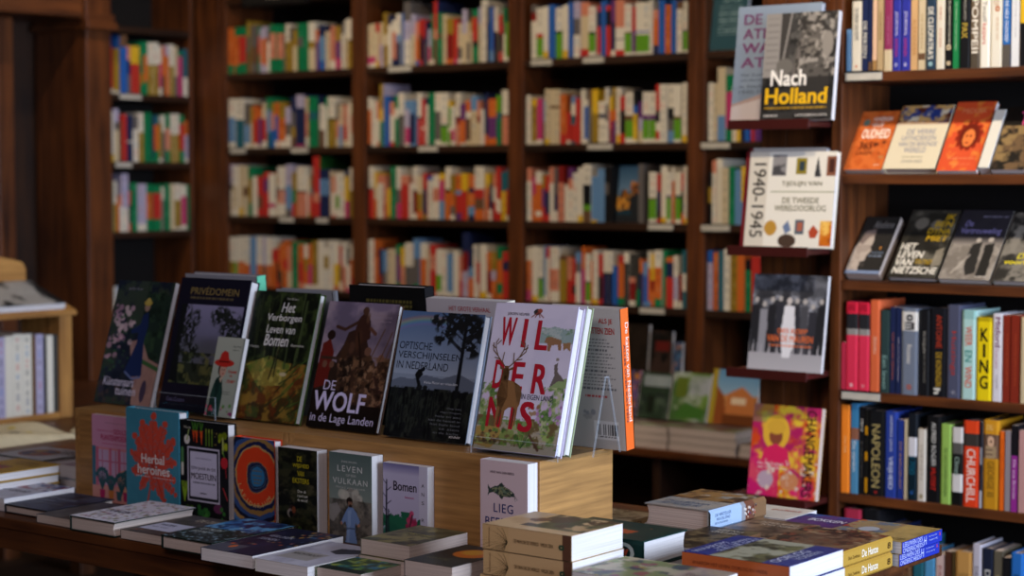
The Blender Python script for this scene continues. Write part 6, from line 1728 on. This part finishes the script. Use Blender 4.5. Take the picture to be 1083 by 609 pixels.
def s5(k, z, l):
    A = Art(.19, .19, 'a08850', 520)
    A.mottle(['8a7444', 'b59a5c'], 6, 5, a=.7)
    m = (A.U > .42).astype(float)
    A.mottle(['3a2c24', '8a2c24', '5a6a7a', '8a7a5a'], 7, 9, (.46, .58), m=m).ell(.66, .5, .12, .14, '9aa4b0')
    A.T('LEEUWEN', .05, .1, .3, .2, '6a5424', .0)
    spine_right(l, -1.757 - .006 * (1 - k), 3.575 + .19, .19, .19, .0262, A, z, spine=[(0, 1, '2433a0')], cover='a08850',
                stext=[('LEEUWEN DES', .02, .5, .08, .46, 'b9c0e2', .0), ('ONDERSCHEIDS', .02, .52, .54, .92, 'b9c0e2', .0), ('H', .54, .6, .15, .85, 'b9c0e2', -.01), ('De Oostenrijk', .66, .86, .2, .36, 'a8b0da', 0), ('Vertegenwoordig', .66, .88, .5, .66, 'a8b0da', 0), ('x', .92, .96, .2, .45, 'c04a6a', .02)])


pile(2, .0262, s5, ('lower bright blue spine titled LEEUWEN DES ONDERSCHEIDS', 'upper bright blue spine titled LEEUWEN DES ONDERSCHEIDS, at the table corner'))


def s6(k, z, l):
    A = Art(.165, .235, '98908a', 460)
    A.grad(0, 1, '9a948e', '8a8884').mottle(['b0aaa2', '7d8794'], 3, 4, a=.6).mottle(['6a4c30', '8a6a40', '4a3624'], 6, 5, (.44, .56), m=((A.V > .45)).astype(float))
    A.T('DE VERTELLER', .25, .1, .85, .18, '3a4a6a', .0).T('VAN DE STAD', .2, .22, .9, .3, '3a4a6a', 0).tiny(.2, .8, .36, .02, '4a5468').tiny(.2, .8, .41, .02, '4a5468', 4)
    sp = [(0, .55, '9db3cf'), (.55, .62, '8a8a90'), (.62, .78, '6a4434'), (.78, 1, '7a5c40')]
    r = spine_right(l, -2.15, 3.445 + .235, .165, .235, .047, A, z, hard=True, cream=True, cover='8f8880', spine=sp, bulge=.006,
                    stext=[('DE VERTELLER', .08, .36, .2, .34, '3a527c', 0), ('VAN DE STAD', .1, .34, .4, .54, '3a527c', 0), ('EEN ROMAN', .08, .3, .6, .7, '5a6c8c', 0)])
    m = MB(); rr = random.Random(6)
    for i in range(26):                                     # little crowd printed on the spine
        s0 = rr.uniform(.58, .8); q0 = rr.uniform(.24, .76); d_ = rr.uniform(.008, .022)
        x = -.006 * round_back(q0) - .0006
        m.add([(x, .047 * (q0 - .06), .235 * (1 - s0)), (x, .047 * (q0 + .06), .235 * (1 - s0)), (x, .047 * (q0 + .06), .235 * (1 - s0 - d_)), (x, .047 * (q0 - .06), .235 * (1 - s0 - d_))], [[0, 1, 2, 3]], pc(rr.choice(['b02c28', '1c1a24', 'c8a890', 'a84a3a', '3a3a5a', 'd8d0c8'])), 'glossy_cover')
    m.build('printed_crowd', r.children[0], recalc=False)


pile(2, .047, s6, ('lower of two thick books with pale blue spine, mostly hidden', 'upper thick book with pale blue spine and painted crowd'))

# loose covers between the stacks
def flat2(label, x0, y0, w, h, t, art, n, labs, rz=0, **kw):
    for k in range(n):
        flat(labs[k], x0, y0, w, h, t, art, rz=rz, z=ZT + .0006 + k * (t + .0007), **kw)


for k, l in enumerate(('lower brown landscape book behind the green hardbacks', 'upper brown landscape book behind the green hardbacks')):
    A = paint(.125, .23, '3c3022', ['5a4a34', '241c14', '7a6a48'], 5, 6); A.T('HET LAND', .2, .75, .7, .83, 'b8b2a4', .02).T('VAN RIEM', .2, .86, .7, .93, 'b8b2a4', .01)
    spine_right(l, -2.003, 3.415, .125, .23, .034, A, ZT + .0006 + k * .0347, spine='E100', cover='3c3022')
for k, l in enumerate(('lower brown painted book right of the crowd spine stack', 'upper brown painted book right of the crowd spine stack')):
    A = paint(.155, .19, '5c4a3c', ['7a6450', '3a2c22', '8a7058'], 5, 9); A.T('HEREN VAN', .1, .62, .7, .7, 'b5a898', .01).T('DE AARDE', .2, .74, .8, .82, 'b5a898', .01)
    spine_right(l, -1.98, 3.632, .155, .19, .027, A, ZT + .0006 + k * .0277, spine=[(0, 1, '6a5848')], cover='5c4a3c', cream=True)
A = paint(.16, .15, 'b5b2b0', ['c2bfbc'], 3); A.T('politiek', .35, .25, .9, .4, 'a8402c', .01, .2)
flat2('', -2.243, 3.7, .137, .145, .0215, A, 2, ('lower white book with red script at the back of the table', 'upper white book with red script at the back of the table'), cover='b5b2b0', spine='W100')
A = paint(.18, .16, '2a2f62', ['3a2a6a', '1f4a8a', '4a2a6a'], 3, 5); A.T('BOKKEN', .25, .35, .9, .55, 'c3c6d8', .03).poly([(0, .6), (.6, .55), (.9, .9), (0, 1)], '4a2a6a')
flat2('', -2.1, 3.665, .135, .14, .0215, A, 2, ('lower navy and purple book with white capitals at the back of the table', 'upper navy and purple book with white capitals at the back of the table'), cover='2a2f62', spine='N100')
A = paint(.24, .17, '6a6a5a', ['a89a3a', '8a4a5a', '3a4a5a', '7a8a5a', 'b0a890'], 9, 6, 560, .9, (.5, .58)); A.rect(.68, .0, 1, 1, 'a8988e', .8); A.T('Kleurrijk', .72, .3, .95, .5, '6a5a5a')
for k, l in enumerate(('lower flowery patterned book at the front of the right stacks', 'upper flowery patterned book at the front of the right stacks')):
    flat(l, -2.036, 2.79, .25, .175, .043, A, z=ZT + .0006 + k * .0437, cover='7a7468', spine='H100')
for k, l in enumerate(('lower small tan book behind the step end', 'small tan book titled TAROCCI behind the step end')):
    A = Art(.13, .18, 'a08f78', 420).mottle(['6a5a48', 'b5a68c'], 9, 4, (.5, .6), .8)
    spine_right(l, -2.362, 3.57, .13, .18, .0228, A, ZT + .0006 + k * .0235, cover='98866c', spine='H100', stext=[('TAROCCI', .1, .62, .2, .75, '3a3026', .01), ('o', .84, .93, .3, .7, '3a5a3a', .08)])


# ------------------------------------------------------------------ second table at the left with the oak rack
t = thing('side_table', 'brown wooden side table at the left holding the oak rack', 'table', (-6.0, 2.7, 0))
m = MB(); m.box(0, 0, .722, 1.55, 2.2, .752, mat='table_wood_y'); m.build('tabletop', t, bevel=.003)
for a in ((.04, .04, 1.51, .065), (.04, 2.135, 1.51, 2.16)):
    m = MB(); m.box(a[0], a[1], .64, a[2], a[3], .7215, mat='table_wood_x'); m.build('apron', t)
for a in ((.04, .0655, .065, 2.1345), (1.485, .0655, 1.51, 2.1345)):
    m = MB(); m.box(a[0], a[1], .64, a[2], a[3], .7215, mat='table_wood_y'); m.build('apron', t)
for x in (.07, 1.41):
    for y in (.07, 2.06):
        m = MB(); m.box(x, y, 0, x + .07, y + .07, .7215, mat='table_wood_z'); m.build('leg', t, bevel=.003)
ZS = .7525
RX, RY0, RD = -5.115, 3.37, .21
t = thing('book_rack', 'small oak book rack with sloping magazine top', 'rack', (RX, RY0, ZS), (0, 0, PI / 2))
RL = .76
for x, wd in ((0, .05), (.36, .03), (RL - .05, .05)):
    m = MB(); m.prism([(0, 0), (RD, 0), (RD, .43), (.0, .352)], x, x + wd, 'x', mat='pale_oak_z'); m.build('side_panel', t, bevel=.002)
m = MB(); m.prism([(-.015, .347), (RD, .431), (RD, .447), (-.015, .363)], -.01, RL + .01, 'x', mat='pale_oak_x'); m.build('sloping_top', t, bevel=.002)
m = MB(); m.box(.0505, .005, .0, .3595, RD - .01, .02, mat='pale_oak_x'); m.box(.3905, .005, .0, RL - .0505, RD - .01, .02, mat='pale_oak_x'); m.build('bottom_board', t, bevel=.001)
pts = [(-.01, .43), (.735, .43), (.735, .5), (.72, .522), (.68, .532), (.62, .545), (.5, .56), (-.01, .565)]
m = MB(); m.prism(pts, RD + .0005, RD + .02, 'y', mat='pale_oak_x'); m.build('curved_back_board', t, bevel=.002)
yy = RY0 + RL - .0505
for i, (wd, c, hh, lb) in enumerate(((.02, 'M', .262, 'charcoal'), (.026, 'W', .262, 'narrow white'), (.013, 'K', .255, 'slim black'), (.03, 'L', .268, 'lavender'), (.016, 'E', .265, 'slim brown'), (.038, 'W', .272, 'first wide white'), (.038, 'W', .274, 'second wide white'), (.03, 'W', .27, 'third wide white'), (.03, 'L', .268, 'second lavender'))):
    yy -= wd + .0008
    spine_book('magazine_file', f'{lb} spine in the oak book rack, counted from its right end', 'book', None, wd, hh, .17, c + '100', None, (RX - .012, yy, ZS + .0206), PI / 2, dash=i + 2)
sl = math.atan(.084 / (RD + .015))
for k, (x0, wd, tt, c, cols, lb) in enumerate(((.44, .29, .022, '3a3c3a', ['8a8a86', '1c1c1c', 'a8a29a'], 'grey picture magazine on the sloping rack top, right'), (.14, .28, .018, '4a4a30', ['9a8a2a', '2a2c28', 'a09a90'], 'dark yellow magazine on the sloping rack top, left'))):
    A = Art(wd, .2, c, 260); A.mottle(cols, 4, 5 + k, a=.9)
    base = Matrix.Translation((RX, RY0, ZS)) @ Matrix.Rotation(PI / 2, 4, 'Z') @ Matrix.Translation((x0, .0, .3692)) @ Matrix.Rotation(sl, 4, 'X') @ Matrix.Translation((0, 0, tt)) @ Matrix.Rotation(FLAT, 4, 'X')
    r = book('magazine', lb, 'magazine', wd, .2, tt, A, cover=c, spine='D100')
    r.matrix_world = base
# cloth bags and a tray on the side table
def cloth(label, x0, y0, w, d, seed, mark=True):
    r = thing('cloth_bag', label, 'bag', (x0, y0, ZS + .001))
    n = 26; V = []; r_ = np.random.RandomState(seed)
    for k in range(2):
        for j in range(n):
            for i in range(n):
                u, v = i / (n - 1), j / (n - 1)
                e = min(u, 1 - u, v, 1 - v)
                z = .0 if k else (.012 + .028 * min(1, e * 9) + .012 * math.sin(u * 7 + seed) * math.sin(v * 5) * min(1, e * 6))
                V.append((u * w + .012 * math.sin(v * 6 + seed), v * d + .012 * math.sin(u * 5), max(z, 0.0) if not k else 0))
    F = []
    for j in range(n - 1):
        for i in range(n - 1):
            a = j * n + i; F.append([a, a + 1, a + n + 1, a + n]); b = a + n * n; F.append([b + n, b + n + 1, b + 1, b])
    rim = [i for i in range(n)] + [j * n + n - 1 for j in range(1, n)] + [(n - 1) * n + i for i in range(n - 2, -1, -1)] + [j * n for j in range(n - 2, 0, -1)]
    for a, b in zip(rim, rim[1:] + rim[:1]): F.append([b, a, a + n * n, b + n * n])
    m = MB(); m.add(V, F, (.7, .65, .5), 'cream_cloth'); o = m.build('cloth', r)
    for p in o.data.polygons: p.use_smooth = True
    if mark:
        m = MB(); rr = random.Random(seed)
        def zt(u, v): return .012 + .028 + .012 * math.sin(u * 7 + seed) * math.sin(v * 5) + .0008
        for i in range(9):
            u, v = rr.uniform(.3, .75), rr.uniform(.35, .7); s = rr.uniform(.03, .06); P = []
            for q in range(9):
                a = q * 2 * PI / 9; uu, vv = u + s * math.cos(a), v + s * .7 * math.sin(a)
                P.append((uu * w + .012 * math.sin(vv * 6 + seed), vv * d + .012 * math.sin(uu * 5), zt(uu, vv) + .0004 * i))
            m.add(P, [list(range(9))], pc(rr.choice(['c9b01c', 'd8c030', '3a3a30', '8a8a7a'])), 'printed_cover')
        m.build('printed_motif', r, recalc=False)


cloth('cream cloth bag with a yellow print on the side table', -4.94, 3.27, .37, .5, 2)
cloth('plain cream cloth bag behind the pink standing book', -4.75, 3.83, .27, .24, 5, False)
t = thing('wooden_tray', 'dark brown wooden tray with a rounded end at the side table edge', 'tray', (-4.463, 3.12, ZS + .0005))
pts = [(-.0, 0), (.0, .5)] + [(-.05 + .05 * math.cos(a), .5 + .06 * math.sin(a)) for a in np.linspace(0, PI / 2, 6)[1:]] + [(-.1, .56), (-.1, 0)]
m = MB(); m.prism(pts, 0, .022, 'z', mat='table_wood_y'); m.build('tray_board', t, bevel=.004)

# ------------------------------------------------------------------ light and camera
def area(name, loc, target, sx, sy, power, col, spread=PI):
    l = bpy.data.lights.new(name, 'AREA'); l.shape = 'RECTANGLE'; l.size = sx; l.size_y = sy; l.energy = power; l.color = col; l.spread = spread
    o = bpy.data.objects.new(name, l); C.objects.link(o); o.location = loc
    o.rotation_euler = (Vector(target) - Vector(loc)).to_track_quat('-Z', 'Y').to_euler(); return o


def spot(name, loc, target, power, col, ang=75, blend=.8, rad=.05):
    l = bpy.data.lights.new(name, 'SPOT'); l.energy = power; l.color = col; l.spot_size = math.radians(ang); l.spot_blend = blend; l.shadow_soft_size = rad
    o = bpy.data.objects.new(name, l); C.objects.link(o); o.location = loc
    o.rotation_euler = (Vector(target) - Vector(loc)).to_track_quat('-Z', 'Y').to_euler(); return o


WARM = (1, .82, .6)
area('window_daylight', (3.05, 3.1, 1.8), (-2.5, 3.1, 1.0), 3.3, 2.0, 540, (.66, .78, 1.0))
area('ceiling_panel_light', (-1.6, .6, 3.25), (-2.6, 2.6, .9), 1.6, 1.6, 64, (1, .86, .94))  # unseen fill added to lift the camera-side faces like room bounce, no real panel
for i, x in enumerate((-5.7, -4.85, -4.0)):
    spot('ceiling_spot', (x + .5, 4.3, 3.2), (x, YB, 1.45), 48, WARM, 80)
spot('ceiling_spot', (-3.2, 4.3, 3.2), (-3.2, YB, 1.2), 30, WARM, 70)
for x in (-2.65, -1.95):
    spot('ceiling_spot', (x + .25, 3.55, 3.2), (x, YR, 1.2), 85, (1, .84, .62), 75)
spot('ceiling_spot', (-5.2, 4.7, 3.2), (XL, 5.4, 1.6), 18, WARM, 60)
spot('ceiling_spot', (-4.4, 3.3, 3.2), (-4.98, 3.75, .85), 60, (1, .88, .74), 38)
w = bpy.data.worlds.new('World'); bpy.context.scene.world = w; w.use_nodes = True
w.node_tree.nodes['Background'].inputs[0].default_value = (.5, .6, .8, 1); w.node_tree.nodes['Background'].inputs[1].default_value = .4

cam = bpy.data.cameras.new('camera'); co = bpy.data.objects.new('camera', cam); C.objects.link(co)
cam.sensor_width = 36; cam.lens = FPX / 1083 * 36; cam.clip_end = 60; cam.clip_start = .05
co.location = (0, 0, EYE); co.rotation_euler = (PI / 2 - PITCH, 0, TH)
cam.dof.use_dof = True; cam.dof.focus_distance = 3.95; cam.dof.aperture_fstop = cam.lens / 1000 / .026
S = bpy.context.scene
S.camera = co
S.view_settings.view_transform = 'Standard'; S.view_settings.look = 'None'; S.view_settings.exposure = 0; S.view_settings.gamma = 1
S.view_settings.use_curve_mapping = False
